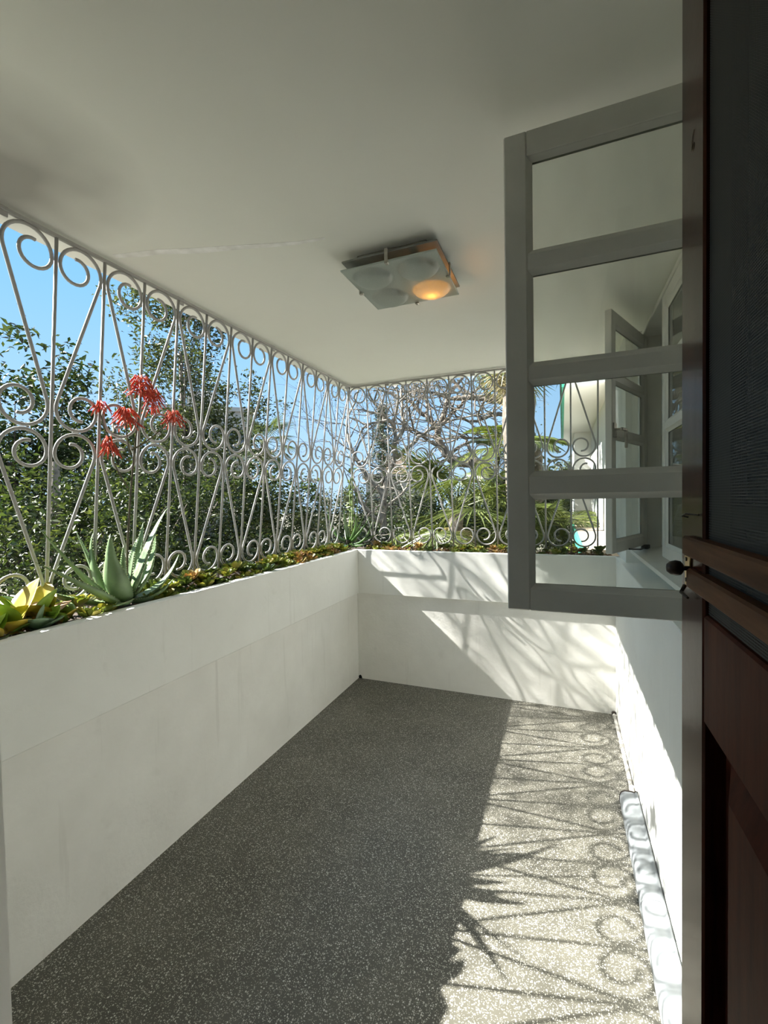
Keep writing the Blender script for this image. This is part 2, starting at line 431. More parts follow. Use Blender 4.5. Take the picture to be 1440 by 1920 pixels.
# the dark room behind the doorway and the windows
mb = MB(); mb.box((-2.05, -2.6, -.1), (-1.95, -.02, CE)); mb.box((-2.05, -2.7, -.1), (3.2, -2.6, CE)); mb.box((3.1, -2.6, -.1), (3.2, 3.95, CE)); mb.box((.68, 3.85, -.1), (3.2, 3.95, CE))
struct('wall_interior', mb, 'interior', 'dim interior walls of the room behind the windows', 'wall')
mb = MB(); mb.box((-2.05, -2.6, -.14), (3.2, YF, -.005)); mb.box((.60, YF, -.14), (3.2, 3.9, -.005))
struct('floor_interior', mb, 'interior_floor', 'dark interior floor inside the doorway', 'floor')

# window frame set in the right wall
tr = tag(empty('trim_1', (XW, 1.2, 1.19)), 'grey-white window frame and sill in the right wall', 'window frame', None, 'structure')
def trim_part(name, a, b, c=.004, mat='sash'):
    o = MB().box(a, b, c).build(name, MT[mat]); o.parent = tr; o.matrix_parent_inverse = Matrix.Translation((-XW, -1.2, -1.19)); return o
trim_part('jamb', (XW-.018, 3.058, 1.20), (XW+.10, 3.10, 2.47))
trim_part('jamb', (XW-.018, 1.170, 1.20), (XW+.10, 1.205, 2.47))
trim_part('head', (XW-.018, 1.205, 2.447), (XW+.10, 3.058, 2.47))
trim_part('mullion', (XW+.022, 2.435, 1.20), (XW+.075, 2.468, 2.447))
trim_part('mullion', (XW+.022, 1.825, 1.20), (XW+.075, 1.860, 2.447))
o = MB().prism([(.385, 1.165), (.385, 1.185), (XW+.10, 1.214), (XW+.10, 1.165)], 'Y', 1.150, 3.115).build('sill', MT['sash'])
o.parent = tr; o.matrix_parent_inverse = Matrix.Translation((-XW, -1.2, -1.19))
# inner screen in the far opening
trim_part('inner_screen_stile', (XW+.085, 2.975, 1.215), (XW+.105, 3.058, 2.447))
for z in (1.55, 1.86, 2.15):
    trim_part('inner_screen_bar', (XW+.085, 2.47, z), (XW+.10, 2.975, z+.022), .002)

# ================================================================ window leaves
W_LEAF, H_LEAF, TH = .592, 1.219, .034
def leaf_meshes():
    d = {}
    sw = .056
    d['stile'] = MB().box((0, -TH/2, 0), (sw, TH/2, H_LEAF), .003).mesh('stile', MT['sash'])
    def rail(h): return MB().box((sw, -TH/2+.001, 0), (W_LEAF-sw, TH/2-.001, h), .002).mesh('rail', MT['sash'])
    d['rail_t'] = rail(.062); d['rail_b'] = rail(.0565); d['rail_1'] = rail(.0475); d['rail_2'] = rail(.0355); d['rail_3'] = rail(.0385)
    def bead(h):   # moulded glazing frame round one pane, both faces
        w = W_LEAF-2*sw; mb = MB()
        for s in (-1, 1):
            ya, yb = s*.0135, s*.004
            o4 = [(0, 0), (w, 0), (w, h), (0, h)]; t = .013
            i4 = [(t, t), (w-t, t), (w-t, h-t), (t, h-t)]
            V = [(x, ya, z) for x, z in o4]+[(x, yb, z) for x, z in i4]+[(x, ya-s*.004, z) for x, z in [(.005, .005), (w-.005, .005), (w-.005, h-.005), (.005, h-.005)]]
            F = []
            for k in range(4):
                k2 = (k+1) % 4; F += [(k, k2, 8+k2, 8+k), (8+k, 8+k2, 4+k2, 4+k)]
            mb.add(V, F)
        return mb.mesh('bead', MT['sash'])
    d['bead'] = bead(.2445)
    d['pane'] = MB().box((.002, -.0015, .002), (W_LEAF-2*sw-.002, .0015, .2425)).mesh('pane', MT['glass'])
    return d
LM = leaf_meshes()
RAILZ = [(0, 'rail_b'), (.301, 'rail_1'), (.593, 'rail_2'), (.873, 'rail_3'), (1.157, 'rail_t')]
PANEZ = [.0565, .3485, .6285, .9120]
def window_leaf(name, hinge, ang, label):
    e = tag(empty(name, (hinge[0], hinge[1], 1.221), (0, 0, ang)), label, 'window', None, 'structure')
    obj('stile', LM['stile'], e); obj('stile', LM['stile'], e, (W_LEAF-.056, 0, 0))
    for z, k in RAILZ: obj('rail', LM[k], e, (0, 0, z))
    for z in PANEZ:
        p = obj('pane', LM['pane'], e, (.056, 0, z)); obj('bead', LM['bead'], p)
    return e
w1 = window_leaf('window_1', (XW-.0, 1.225), PI-.006, 'large four-pane window leaf swung open across the balcony nearest the door')
w2 = window_leaf('window_2', (XW-.0, 1.873), PI/2+.0, 'closed middle window leaf reflecting trees')
dx, dy = .217-.452, 2.507-3.050
w3 = window_leaf('window_3', (.452, 3.050), math.atan2(dy, dx), 'far window leaf ajar with a lever handle')
# handles and hinges
mb = MB(); mb.box((W_LEAF-.050, TH/2, .585), (W_LEAF-.012, TH/2+.006, .660), .002); mb.build('handle_plate', MT['steel'], w3)
mb = MB(); mb.tube([(W_LEAF-.03, TH/2, .625), (W_LEAF-.03, TH/2+.035, .625)], .006, 8); mb.box((W_LEAF-.10, TH/2+.028, .617), (W_LEAF-.022, TH/2+.042, .633), .004); mb.box((W_LEAF-.105, TH/2+.028, .535), (W_LEAF-.088, TH/2+.042, .633), .004)
mb.build('handle', MT['steel'], w3)
for e in (w3, w1):
    for z in (.14, 1.06): MB().tube([(-.004, -.014, z), (-.004, -.014, z+.06)], .006, 8).build('hinge', MT['iron'], e)
MB().tube([(W_LEAF-.016, -.018, .08), (W_LEAF-.016, -.0165, .08)], .004, 8).build('screw', MT['iron'], w3)
mb = MB(); mb.tube([(.05, .02, -.012), (.20, .035, -.010), (.34, .018, .004)], .005, 6); mb.box((.03, .005, -.02), (.08, .04, .004), .003); mb.build('stay_arm', MT['iron'], w3)

# ================================================================ the door
XD = .170
door = tag(empty('door_1', (XD+.02, .05, .01)), 'dark varnished wooden door with fly screen standing open at the right', 'door', None, 'structure')
def dpart(name, mb, mat, parent=None, smooth=False):
    o = mb.build(name, MT[mat], None, smooth); o.parent = parent or door
    off = Vector((XD+.02, .05, .01)); o.matrix_parent_inverse = Matrix.Translation(-off)
    return o
DT = 2.44
dpart('stile', MB().box((XD, .695, .01), (XD+.042, .807, DT), .003), 'wood_gloss')
dpart('stile', MB().box((XD, -.05, .01), (XD+.042, .06, DT), .003), 'wood')
dpart('rail', MB().box((XD+.001, .06, DT-.12), (XD+.041, .695, DT), .003), 'wood')
dpart('rail', MB().box((XD+.001, .06, 1.215), (XD+.041, .695, 1.358), .003), 'wood')
dpart('rail', MB().box((XD+.001, .06, .01), (XD+.041, .695, .25), .003), 'wood')
mb = MB(); x0, x1, x2 = XD+.026, XD+.010, XD+.016
V = []; y0, y1, z0, z1 = .06, .695, .25, 1.215
rings = [(x0, 0), (x0, .022), (x1, .065), (x1, .07)]
for x, i in rings: V += [(x, y0+i, z0+i), (x, y1-i, z0+i), (x, y1-i, z1-i), (x, y0+i, z1-i)]
Fq = [(r*4+k, r*4+(k+1) % 4, r*4+4+(k+1) % 4, r*4+4+k) for r in range(3) for k in range(4)]+[(12, 13, 14, 15)]
mb.add(V, Fq); mb.box((XD+.0262, y0, z0), (XD+.032, y1, z1)); dpart('panel', mb, 'wood')
xs0, xs1 = XD+.0085, XD+.024
sc = dpart('screen_frame', MB().box((xs0, .62, 1.36), (xs1, .695, DT-.12), .002).box((xs0, .06, 1.36), (xs1, .10, DT-.12), .002).box((xs0, .10, 1.43), (xs1, .62, 1.4645), .002).box((xs0, .10, 1.478), (xs1, .62, 1.5045), .002), 'darkwood')
o = dpart('fly_mesh', MB().box((XD+.0062, .061, 1.359), (XD+.0068, .694, DT-.121)), 'mesh', None)
mb = MB(); n = 60; V = []; Fq = []
for i in range(n+1):
    y = .07+.73*i/n; x = XD+.060+.010*math.sin(i*.9)+.006*math.sin(i*.37+1)
    V += [(x, y, 1.36), (x, y, DT-.03), (x+.002, y, 1.36), (x+.002, y, DT-.03)]
for i in range(n): a = 4*i; Fq += [(a, a+4, a+5, a+1), (a+2, a+3, a+7, a+6)]
mb.add(V, Fq); dpart('curtain', mb, 'curtain', None, True)
dpart('latch_bar', MB().box((XD-.010, .08, 1.429), (XD+.012, .758, 1.457), .003), 'rawwood')
dpart('latch_bar', MB().box((XD-.008, .08, 1.384), (XD+.012, .745, 1.412), .003), 'rawwood')
pl = dpart('lock_plate', MB().box((XD-.0025, .749, 1.383), (XD+.002, .778, 1.431), .001), 'brass')
for z in (1.392, 1.422): dpart('screw', MB().tube([(XD-.0040, .766, z), (XD-.002, .766, z)], .003, 8), 'iron', None)
kn = dpart('knob', MB().lathe([(.0001, -.0310), (.0055, -.0300), (.0095, -.0255), (.0112, -.0190), (.0100, -.0130), (.0062, -.0098), (.0034, -.0088), (.0034, .0)], 20, 'X', (XD, .752, 1.4105)), 'iron', None, True)
mb = MB(); mb.tube([(XD-.004, .768, 1.383), (XD-.010, .762, 1.374), (XD-.006, .742, 1.370)], [.003, .0028, .002], 6); dpart('latch_tongue', mb, 'iron')
mb = MB(); mb.tube([(XD, .715, 1.488), (XD-.010, .735, 1.489), (XD-.012, .748, 1.486), (XD-.006, .742, 1.484)], .0014, 6); dpart('hook', mb, 'iron')
# a pencilled 6 on the stile
ang = np.linspace(0, 2*PI, 18); 
six = [(XD-.0005, .738, 2.012), (XD-.0005, .744, 2.009), (XD-.0005, .7485, 2.002), (XD-.0005, .750, 1.995)]
six += [(XD-.0005, .7445+.0055*math.cos(a), 1.993+.005*math.sin(a)) for a in np.linspace(0, 1.9*PI, 14)]
dpart('pencil_six', MB().tube(six, .00035, 5), 'stalk')

# ================================================================ wrought iron grilles
def s_rod(H, mirror=False):
    """one S-scroll of a cell: u across, v up; point symmetric about the middle of the cell"""
    R = S/2-.0140; cu, ct = S/2, H-R-.007
    D = ct-(R+.007); phi = math.asin(2*R/D)
    half = []
    for a in np.linspace(-phi, PI, 17): half.append((cu+R*math.cos(a), ct+R*math.sin(a)))
    r2 = .74*R; N = 18
    px, pv = half[-1]
    a0 = PI
    for i in range(1, N+1):
        t = i/N; a = a0+t*1.52*PI; rr = r2*(1-.34*t**1.6)
        c = (cu-R+r2-.10*R*t*0, ct)
        half.append((c[0]+rr*math.cos(a)+.0*t, c[1]+rr*math.sin(a)))
    other = [(S-u, H-v) for u, v in half]
    line = other[::-1]+half
    if mirror: line = [(S-u, v) for u, v in line]
    mb = MB(); mb.tube([(u, 0, v) for u, v in line], .0064, 8)
    return mb.mesh('scroll_rod', MT['grille'], True)
H_UP, H_LO = .690, .665
ROD = {(h, m): s_rod(h, m) for h in (H_UP, H_LO) for m in (False, True)}
Z_BOT = 1.135
LEN = H_UP+H_LO
BAR = MB().tube([(0, 0, -.075), (0, 0, LEN+.008)], .0062, 8).mesh('bar', MT['grille'], True)
def grille(name, base, rz, lean, first_is_A, n, label, extra=()):
    g = tag(empty(name, base, (lean, 0, rz)), label, 'grille')
    for i in range(n+1): obj('bar', BAR, g, (i*S, 0, 0))
    for i in range(n):
        A = (i % 2 == 0) == first_is_A
        obj('scroll_rod', ROD[(H_LO, not A)], g, (i*S, 0, 0))
        obj('scroll_rod', ROD[(H_UP, not A)], g, (i*S, 0, H_LO))
    MB().box((-.02, -.010, LEN-.004), (n*S+.02, .010, LEN+.008), .002).build('top_rail', MT['grille'], g)
    for k in range(2, n, 4):
        MB().box((k*S-.008, -.004, LEN-.02), (k*S+.030, .002, LEN+.012), .001).build('fixing_lug', MT['grille'], g)
    return g
# left: u runs along +Y; local +y after the turn points to -X
leanL = math.atan2(.140, LEN); leanB = math.atan2(.100, LEN)
y0 = 1.092-S*3*1.011
gl = grille('wrought_iron_grille', (-1.824, y0, Z_BOT), PI/2, leanL, False, 16, 'long white scrollwork grille above the left parapet')
gl.scale = (1.011, 1, 1)
gb = grille('wrought_iron_grille', (-1.367-2*S*.983, 3.616, Z_BOT), 0, leanB, False, 11, 'white scrollwork grille closing the far end of the balcony')
gb.scale = (.983, 1, 1)

# ================================================================ ceiling lamp
LX, LY, LS = -.618, 1.816, .196          # centre and half size
lamp = tag(empty('ceiling_lamp', (LX, LY, CE)), 'square frosted glass ceiling lamp with four domes, one lit orange', 'lamp')
MB().box((-LS+.05, -LS+.05, -.030), (LS-.05, LS-.05, 0), .002).build('mount_box', MT['steel'], lamp)
mb = MB(); mb.box((-LS, -LS+.012, -.036), (LS, LS+.012, -.030)); mb.build('back_plate', MT['plate'], lamp)
zg = -.075
N = 56; xs = np.linspace(-LS, LS, N+1); domes = [(sx*.096, sy*.096) for sx in (-1, 1) for sy in (-1, 1)]
V = []; Fq = []
def dome_h(x, y):
    h = 0
    for cx, cy in domes:
        r = math.hypot(x-cx, y-cy)/.078
        if r < 1: h = max(h, .030*math.sqrt(max(0, 1-r**2.3)))
    return h
for j in range(N+1):
    for i in range(N+1): V.append((xs[i], xs[j], zg-dome_h(xs[i], xs[j])))
for j in range(N):
    for i in range(N): a = j*(N+1)+i; Fq.append((a, a+1, a+N+2, a+N+1))
n0 = len(V); V += [(x, y, z+.005) for x, y, z in V]
Fq += [tuple(q+n0 for q in f[::-1]) for f in Fq]
for i in range(N):
    for a, b in ((i, i+1), (N*(N+1)+i+1, N*(N+1)+i), ((i+1)*(N+1), i*(N+1)), (i*(N+1)+N, (i+1)*(N+1)+N)): Fq.append((a, b, b+n0, a+n0))
mb = MB(); mb.add(V, Fq); gp = mb.build('glass_plate', MT['frost'], lamp, True)
for k, (ax, s) in enumerate((('x', 1), ('x', -1), ('y', 1), ('y', -1))):
    mb = MB()
    def pt(a, d, z): return (s*d, a, z) if ax == 'x' else (a, s*d, z)
    mb.box(pt(-.007, LS+.001, zg-.006), pt(.007, LS+.007, -.028), .002); mb.box(pt(-.007, LS-.012, zg-.010), pt(.007, LS+.007, zg-.004), .002)
    mb.build('clip', MT['steel'], lamp)
for (cx, cy) in domes:
    lit = (cx > 0 and cy > 0)
    mb = MB(); mb.lathe([(.002, -.094), (.012, -.092), (.021, -.082), (.021, -.070), (.012, -.055), (.012, -.0362)], 16, 'Z', (cx, cy, 0))
    b = mb.build('bulb', MT['bulb' if lit else 'bulb_off'], lamp, True)
    if lit: b['label'] = 'glowing orange bulb'

# ================================================================ things along the right wall
gt = tag(empty('metal_gutter', (.296, .6, 0)), 'pale grey sheet metal gutter lying on the floor along the right wall', 'gutter')
prof = [(-.040, .0), (-.043, .012), (-.041, .040), (-.034, .056), (-.020, .064), (.008, .066), (.022, .064), (.026, .070), (.034, .070), (.036, .0)]
ysamp = np.linspace(-.1, 1.835, 30); n = len(prof); V = []; Fq = []
for i, y in enumerate(ysamp):
    for k, (x, z) in enumerate(prof):
        d = .0010*math.sin(y*5+k*.5)*(1 if 2 <= k <= 6 else .2); V.append((x+d*.6, y, max(0, z+d)))
for i in range(len(ysamp)-1):
    for k in range(n-1): a = i*n+k; Fq.append((a, a+1, a+n+1, a+n))
n0 = len(V); V += [(x*.94, y, max(0.0, z-.0025)) for x, y, z in V]
Fq += [tuple(q+n0 for q in f[::-1]) for f in Fq]
mb = MB(); mb.add(V, Fq); mb.build('channel', MT['gutter'], gt, True)
mb = MB(); mb.tube([(x, 1.835, z+.001) for x, z in prof], .0032, 6); mb.build('end_rim', MT['iron'], gt)
mb = MB(); mb.tube([(x*1.01, 1.20, z+.0012) for x, z in prof[1:7]], .0022, 5); mb.build('seam', MT['gutter'], gt)
pp = tag(empty('conduit_pipe', (.318, 2.9, .012)), 'thin white conduit pipe along the foot of the right wall', 'pipe')
MB().tube([(.004, .505, .0), (.004, .3, 0), (.004, 0, 0), (.002, -.44, .0)], .0105, 8).build('tube', MT['pipe'], pp, True)
for y in (.45, .05, -.35): MB().box((-.010, y, -.012), (.016, y+.018, .0115), .002).build('clip', MT['pipe'], pp)
MB().lathe([(.013, -.011), (.016, -.006), (.016, .008), (.012, .014)], 12, 'Y', (.004, .500, .002)).build('end_cap', MT['iron'], pp)

# ================================================================ planter: soil, litter
def soil(name, x0, x1, y0, y1, label, nx, ny):
    V = []; Fq = []
    for j in range(ny+1):
        for i in range(nx+1):
            x = x0+(x1-x0)*i/nx; y = y0+(y1-y0)*j/ny
            e = min(i, nx-i, j, ny-j); z = 1.045+(.018*min(e, 2) if e else 0)+random.uniform(-.008, .008)
            V.append((x, y, z))
    for j in range(ny):
        for i in range(nx): a = j*(nx+1)+i; Fq.append((a, a+1, a+nx+2, a+nx+1))
    n0 = len(V); V += [(x0, y0, J+.061), (x1, y0, J+.061), (x1, y1, J+.061), (x0, y1, J+.061)]
    Fq.append((n0, n0+3, n0+2, n0+1))
    def skirt(idx, c0, c1):
        for a, b in zip(idx[:-1], idx[1:]): Fq.append((a, b, c1, c0) if False else (a, b, c1))
        Fq.append((idx[0], c1, c0))
    skirt([i for i in range(nx+1)], n0, n0+1); skirt([ny*(nx+1)+i for i in range(nx+1)], n0+3, n0+2)
    skirt([j*(nx+1) for j in range(ny+1)], n0, n0+3); skirt([j*(nx+1)+nx for j in range(ny+1)], n0+1, n0+2)
    mb = MB(); mb.add(V, Fq); o = mb.build(name, MT['soil'], None, True)
    return tag(o, label, 'soil', None, 'stuff')
soil('planter_soil', -1.979, -1.646, YP+.001, 3.425, 'dark soil filling the left planter trough', 8, 60)
soil('planter_soil', -1.979, .330, 3.438, 3.829, 'dark soil filling the far planter trough', 50, 8)

def leaf_scatter(n, box, size, mat, name, flat=.5):
    (x0, y0, z0), (x1, y1, z1) = box
    c = rng.uniform((x0, y0, z0), (x1, y1, z1), (n, 3))
    return leaves_mesh(c, size, mat, name, flat)

def leaves_mesh(c, size, mat, name, up=.4, ratio=.42, size_var=.35):
    """one folded four-corner leaf at each point"""
    n = len(c)
    d = rng.normal(size=(n, 3)); d[:, 2] = d[:, 2]*.6-.15; d /= np.linalg.norm(d, axis=1)[:, None]
    nn = rng.normal(size=(n, 3)); nn[:, 2] += up*3; s = np.cross(d, nn); s /= np.linalg.norm(s, axis=1)[:, None]+1e-9
    nrm = np.cross(s, d)
    L = (size*(1+size_var*rng.uniform(-1, 1, n)))[:, None]; w = L*ratio
    a = c-d*L*.5; t = c+d*L*.5+nrm*L*-.08; l = c+s*w*.5+nrm*w*.18; r = c-s*w*.5+nrm*w*.18
    V = np.stack([a, l, t, r], 1).reshape(-1, 3)
    b = np.arange(n)[:, None]*4
    F = np.concatenate([b+[0, 1, 2], b+[0, 2, 3]], 1).ravel()
    return np_mesh(name, V, 3, F, mat)

o = obj('leaf_litter', leaf_scatter(900, ((-1.60, 3.45, 1.085), (.31, 3.62, 1.118)), .03, MT['litter'], 'leaf_litter', .9)); tag(o, 'dry brown leaf litter over the far planter soil', 'leaf litter', None, 'stuff')
o = obj('leaf_litter', leaf_scatter(700, ((-1.90, .50, 1.085), (-1.66, 3.36, 1.112)), .028, MT['litter'], 'leaf_litter', .9)); tag(o, 'dry brown leaf litter over the left planter soil', 'leaf litter', None, 'stuff')

# ================================================================ aloes
def bez(b, c, t, n):
    u = np.linspace(0, 1, n)[:, None]; b, c, t = map(np.array, (b, c, t)); return b*(1-u)**2+2*c*u*(1-u)+t*u*u

def aloe_leaf(parent, b, c, t, w, mat, teeth=True, n=12):
    """thick channelled leaf tapering to a point, with teeth on both margins"""
    Pn = bez(b, c, t, n); T = np.gradient(Pn, axis=0); T /= np.linalg.norm(T, axis=1)[:, None]
    ctr = np.array([parent.location.x, parent.location.y, 0])
    V = []; Fq = []; edge = ([], [])
    for i in range(n):
        u = i/(n-1); ww = w*(1-u**1.7)**.9*(.85+.3*math.sin(PI*min(1, u*1.6)))+.0012
        o2 = np.array(c)-ctr; o2[2] = 0; o2 /= np.linalg.norm(o2)+1e-9
        side = np.cross((0, 0, 1.), o2); side -= T[i]*(side@T[i]); side /= np.linalg.norm(side)+1e-9
        face = np.cross(T[i], side)            # inner (upper) face
        if face@np.array([-o2[0], -o2[1], .6]) < 0: face = -face
        th = ww*.30
        prof = [(-1, .25), (-.5, -.05), (0, -.22), (.5, -.05), (1, .25), (.6, -.75), (0, -1.15), (-.6, -.75)]
        for a, h in prof: V.append(Pn[i]+side*a*ww*.5+face*h*th)
        edge[0].append(V[-8]); edge[1].append(V[-4])
    for i in range(n-1):
        for k in range(8): Fq.append((i*8+k, i*8+(k+1) % 8, i*8+8+(k+1) % 8, i*8+8+k))
    Fq += [tuple(range(7, -1, -1)), tuple((n-1)*8+k for k in range(8))]
    off = np.array(parent.location)
    mb = MB(); mb.add([np.array(v)-off for v in V], Fq); lf = mb.build('leaf', MT[mat], parent, True)
    if teeth:
        mb = MB()
        for e, s in ((np.array(edge[0]), -1), (np.array(edge[1]), 1)):
            m = 22
            for k in range(1, m):
                u = k/m*(n-1)*.96; i = int(u); f = u-i; p = e[i]*(1-f)+e[min(i+1, n-1)]*f
                sd = (np.array(edge[1])[i]-np.array(edge[0])[i])*s; L = np.linalg.norm(sd)
                if L < 1e-4: continue
                sd /= L; tt = T[i]; h = .0052*(1-.4*k/m); q = .0028
                nrm = np.cross(sd, tt)*.0012
                mb.add([p-tt*q-off, p+tt*q-off, p+sd*h+tt*.0015-off, p+nrm*1.4-off, p-nrm*1.4-off], [(0, 3, 2), (3, 1, 2), (1, 4, 2), (4, 0, 2)])
        mb.build('teeth', MT['aloe_teeth'], lf)
    return lf

al = tag(empty('aloe_plant', (-1.740, 1.33, 1.095)), 'large spiny grey-green aloe with red flower spikes in the left planter', 'plant')
B = (-1.738, 1.335, 1.125)
for b, c, t, w in [
    ((-1.715, 1.325, 1.12), (-1.690, 1.245, 1.25), (-1.690, 1.262, 1.398), .098),
    ((-1.765, 1.33, 1.12), (-1.800, 1.24, 1.27), (-1.800, 1.268, 1.400), .085),
    ((-1.760, 1.36, 1.12), (-1.800, 1.48, 1.26), (-1.795, 1.503, 1.430), .070),
    ((-1.730, 1.37, 1.12), (-1.715, 1.50, 1.24), (-1.720, 1.500, 1.390), .062),
    ((-1.725, 1.37, 1.12), (-1.715, 1.475, 1.40), (-1.720, 1.575, 1.497), .050),
    ((-1.745, 1.30, 1.12), (-1.745, 1.20, 1.20), (-1.740, 1.023, 1.445), .050),
    ((-1.715, 1.30, 1.11), (-1.670, 1.13, 1.22), (-1.660, .965, 1.325), .046),
    ((-1.775, 1.31, 1.12), (-1.815, 1.26, 1.30), (-1.825, 1.215, 1.412), .048),
    ((-1.715, 1.36, 1.11), (-1.690, 1.52, 1.12), (-1.700, 1.612, 1.271), .055),
    ((-1.705, 1.36, 1.11), (-1.665, 1.46, 1.10), (-1.655, 1.535, 1.172), .060),
    ((-1.745, 1.345, 1.12), (-1.75, 1.39, 1.27), (-1.752, 1.434, 1.363), .058),
    ((-1.728, 1.335, 1.12), (-1.715, 1.33, 1.25), (-1.722, 1.343, 1.345), .050),
    ((-1.705, 1.33, 1.11), (-1.655, 1.30, 1.12), (-1.632, 1.21, 1.118), .055),
    ((-1.790, 1.34, 1.11), (-1.86, 1.38, 1.20), (-1.885, 1.40, 1.31), .060),
    ((-1.75, 1.29, 1.11), (-1.80, 1.16, 1.14), (-1.84, 1.06, 1.22), .055)]:
    aloe_leaf(al, b, c, t, w, 'aloe')
off = Vector(al.location)
mb = MB(); mb.tube(np.array(bez((-1.735, 1.36, 1.12), (-1.73, 1.37, 1.55), (-1.72, 1.463, 2.05), 14))-np.array(off), np.linspace(.0055, .003, 14), 6)
st = mb.build('flower_stalk', MT['stalk'], al)
for path in [((-1.73, 1.381, 1.585), (-1.72, 1.31, 1.66), (-1.72, 1.292, 1.76)), ((-1.727, 1.395, 1.73), (-1.72, 1.37, 1.80), (-1.72, 1.372, 1.89)),
             ((-1.727, 1.40, 1.75), (-1.72, 1.50, 1.80), (-1.72, 1.624, 1.93)), ((-1.727, 1.39, 1.70), (-1.73, 1.27, 1.78), (-1.72, 1.258, 1.91))]:
    MB().tube(np.array(bez(*path, 9))-np.array(off), np.linspace(.004, .002, 9), 5).build('flower_branch', MT['stalk'], st)
def flower_head(parent, loc, r, h, n, off):
    """a spike of thin drooping tubular flowers"""
    mb = MB()
    for i in range(n):
        a = random.uniform(0, 2*PI); f = random.random(); z = h*(f-.5); rr = r*(.65+.55*random.random())*(1-.35*f)
        p0 = np.array([loc[0], loc[1], loc[2]+z])-np.array(off); d = np.array([math.cos(a), math.sin(a), 0])
        p1 = p0+d*rr*.55+np.array([0, 0, .010]); p2 = p0+d*rr*1.1+np.array([0, 0, -.012-.022*random.random()])
        mb.tube([p0, p1, p2], [.0010, .0028, .0020], 5)
    return mb.build('flower_head', MT['flower'], parent, True)
for loc, r, h, n in [((-1.72, 1.452, 2.03), .062, .085, 70), ((-1.72, 1.515, 1.985), .050, .10, 55), ((-1.72, 1.376, 1.888), .060, .060, 60), ((-1.72, 1.622, 1.925), .052, .050, 40), ((-1.72, 1.258, 1.905), .045, .035, 22), ((-1.72, 1.293, 1.755), .036, .065, 34)]:
    flower_head(al, loc, r, h, n, off)

ca = tag(empty('aloe_plant', (-1.735, 3.50, 1.10)), 'smaller bright green aloe in the corner where the planters meet', 'plant')
for b, c, t, w in [
    ((-1.76, 3.49, 1.16), (-1.90, 3.47, 1.22), (-1.915, 3.47, 1.45), .050), ((-1.735, 3.51, 1.17), (-1.77, 3.51, 1.32), (-1.776, 3.50, 1.462), .048),
    ((-1.715, 3.50, 1.17), (-1.645, 3.48, 1.23), (-1.643, 3.47, 1.406), .046), ((-1.72, 3.52, 1.16), (-1.65, 3.54, 1.26), (-1.61, 3.55, 1.39), .040),
    ((-1.70, 3.49, 1.16), (-1.60, 3.47, 1.24), (-1.52, 3.47, 1.365), .040), ((-1.70, 3.47, 1.14), (-1.53, 3.45, 1.13), (-1.487, 3.46, 1.34), .040),
    ((-1.77, 3.46, 1.14), (-1.80, 3.33, 1.16), (-1.815, 3.16, 1.165), .034), ((-1.69, 3.50, 1.14), (-1.55, 3.51, 1.18), (-1.38, 3.50, 1.265), .036),
    ((-1.75, 3.48, 1.13), (-1.72, 3.40, 1.13), (-1.70, 3.33, 1.12), .06), ((-1.68, 3.48, 1.13), (-1.60, 3.44, 1.13), (-1.53, 3.42, 1.15), .05),
    ((-1.75, 3.53, 1.16), (-1.80, 3.60, 1.24), (-1.84, 3.64, 1.36), .045)]:
    aloe_leaf(ca, b, c, t, w, 'aloe2', False, 10)
MB().tube([(0, 0, -.01), (0, 0, .07)], [.022, .028], 8).build('stem', MT['bark_dark'], ca)

sp = tag(empty('stalky_succulent', (-1.745, 3.58, 1.09)), 'tall thin-stemmed succulent with small leaves rising behind the corner aloe', 'plant')
for (x, y, h) in [(0, 0, .70), (.035, .02, .52), (-.04, .03, .60)]:
    pth = bez((x, y, 0), (x+.02, y, h*.5), (x+.025, y-.01, h), 10)
    s_ = MB().tube(pth, np.linspace(.007, .004, 10), 6).build('stem', MT['stem_g'], sp)
    cc = np.repeat(pth[2:], 4, axis=0)+rng.normal(0, .016, (32, 3))
    obj('foliage', leaves_mesh(cc, .045, MT['suc_c'], 'foliage', .3, .5), s_)

# ================================================================ kalanchoe with big leaves at the near end
def paddle(parent, b, t, w, mat, fold=.25, n=8, off=None, name='leaf', curl=.0):
    """broad thick rounded leaf with a scalloped edge"""
    b = np.array(b, float); t = np.array(t, float); d = t-b; L = np.linalg.norm(d); d /= L
    s = np.cross(d, (0, 0, 1.)); s /= np.linalg.norm(s)+1e-9; nr = np.cross(s, d)
    V = []; Fq = []; m = 7
    for side in (0, 1):
        for i in range(n+1):
            u = i/n; ww = w*.5*math.sin(PI*min(1, u**.75*.985+.015))**.62+.002
            for k in range(m):
                a = -1+2*k/(m-1); sc = 1+(.05*math.cos(u*40) if abs(a) > .9 else 0)
                th = .0028*(1-a*a)*(1 if 0 < i < n else 0)
                p = b+d*L*u+s*ww*a*sc+nr*(fold*ww*abs(a)**1.5-curl*L*u*u)+nr*(th if side else -th)
                V.append(p-(np.array(off) if off is not None else 0))
    for side in (0, 1):
        o0 = side*(n+1)*m
        for i in range(n):
            for k in range(m-1): a = o0+i*m+k; q = (a, a+1, a+m+1, a+m); Fq.append(q if side else q[::-1])
    o1 = (n+1)*m
    for i in range(n):
        for k in (0, m-1): a = i*m+k; Fq.append((a, a+m, a+m+o1, a+o1))
    mb = MB(); mb.add(V, Fq); return mb.build(name, MT[mat], parent, True)
def kalanchoe(loc, leaves, label):
    e = tag(empty('kalanchoe', loc), label, 'plant', 'broad-leaved succulents at the near end of the left planter')
    MB().tube([(0, 0, -.02), (0, 0, .02)], [.010, .008], 7).build('stem', MT['kal_g'], e)
    for b, t, w, mt, fo in leaves: paddle(e, b, tuple(q*1.22 for q in t), w*1.25, mt, fo)
    return e
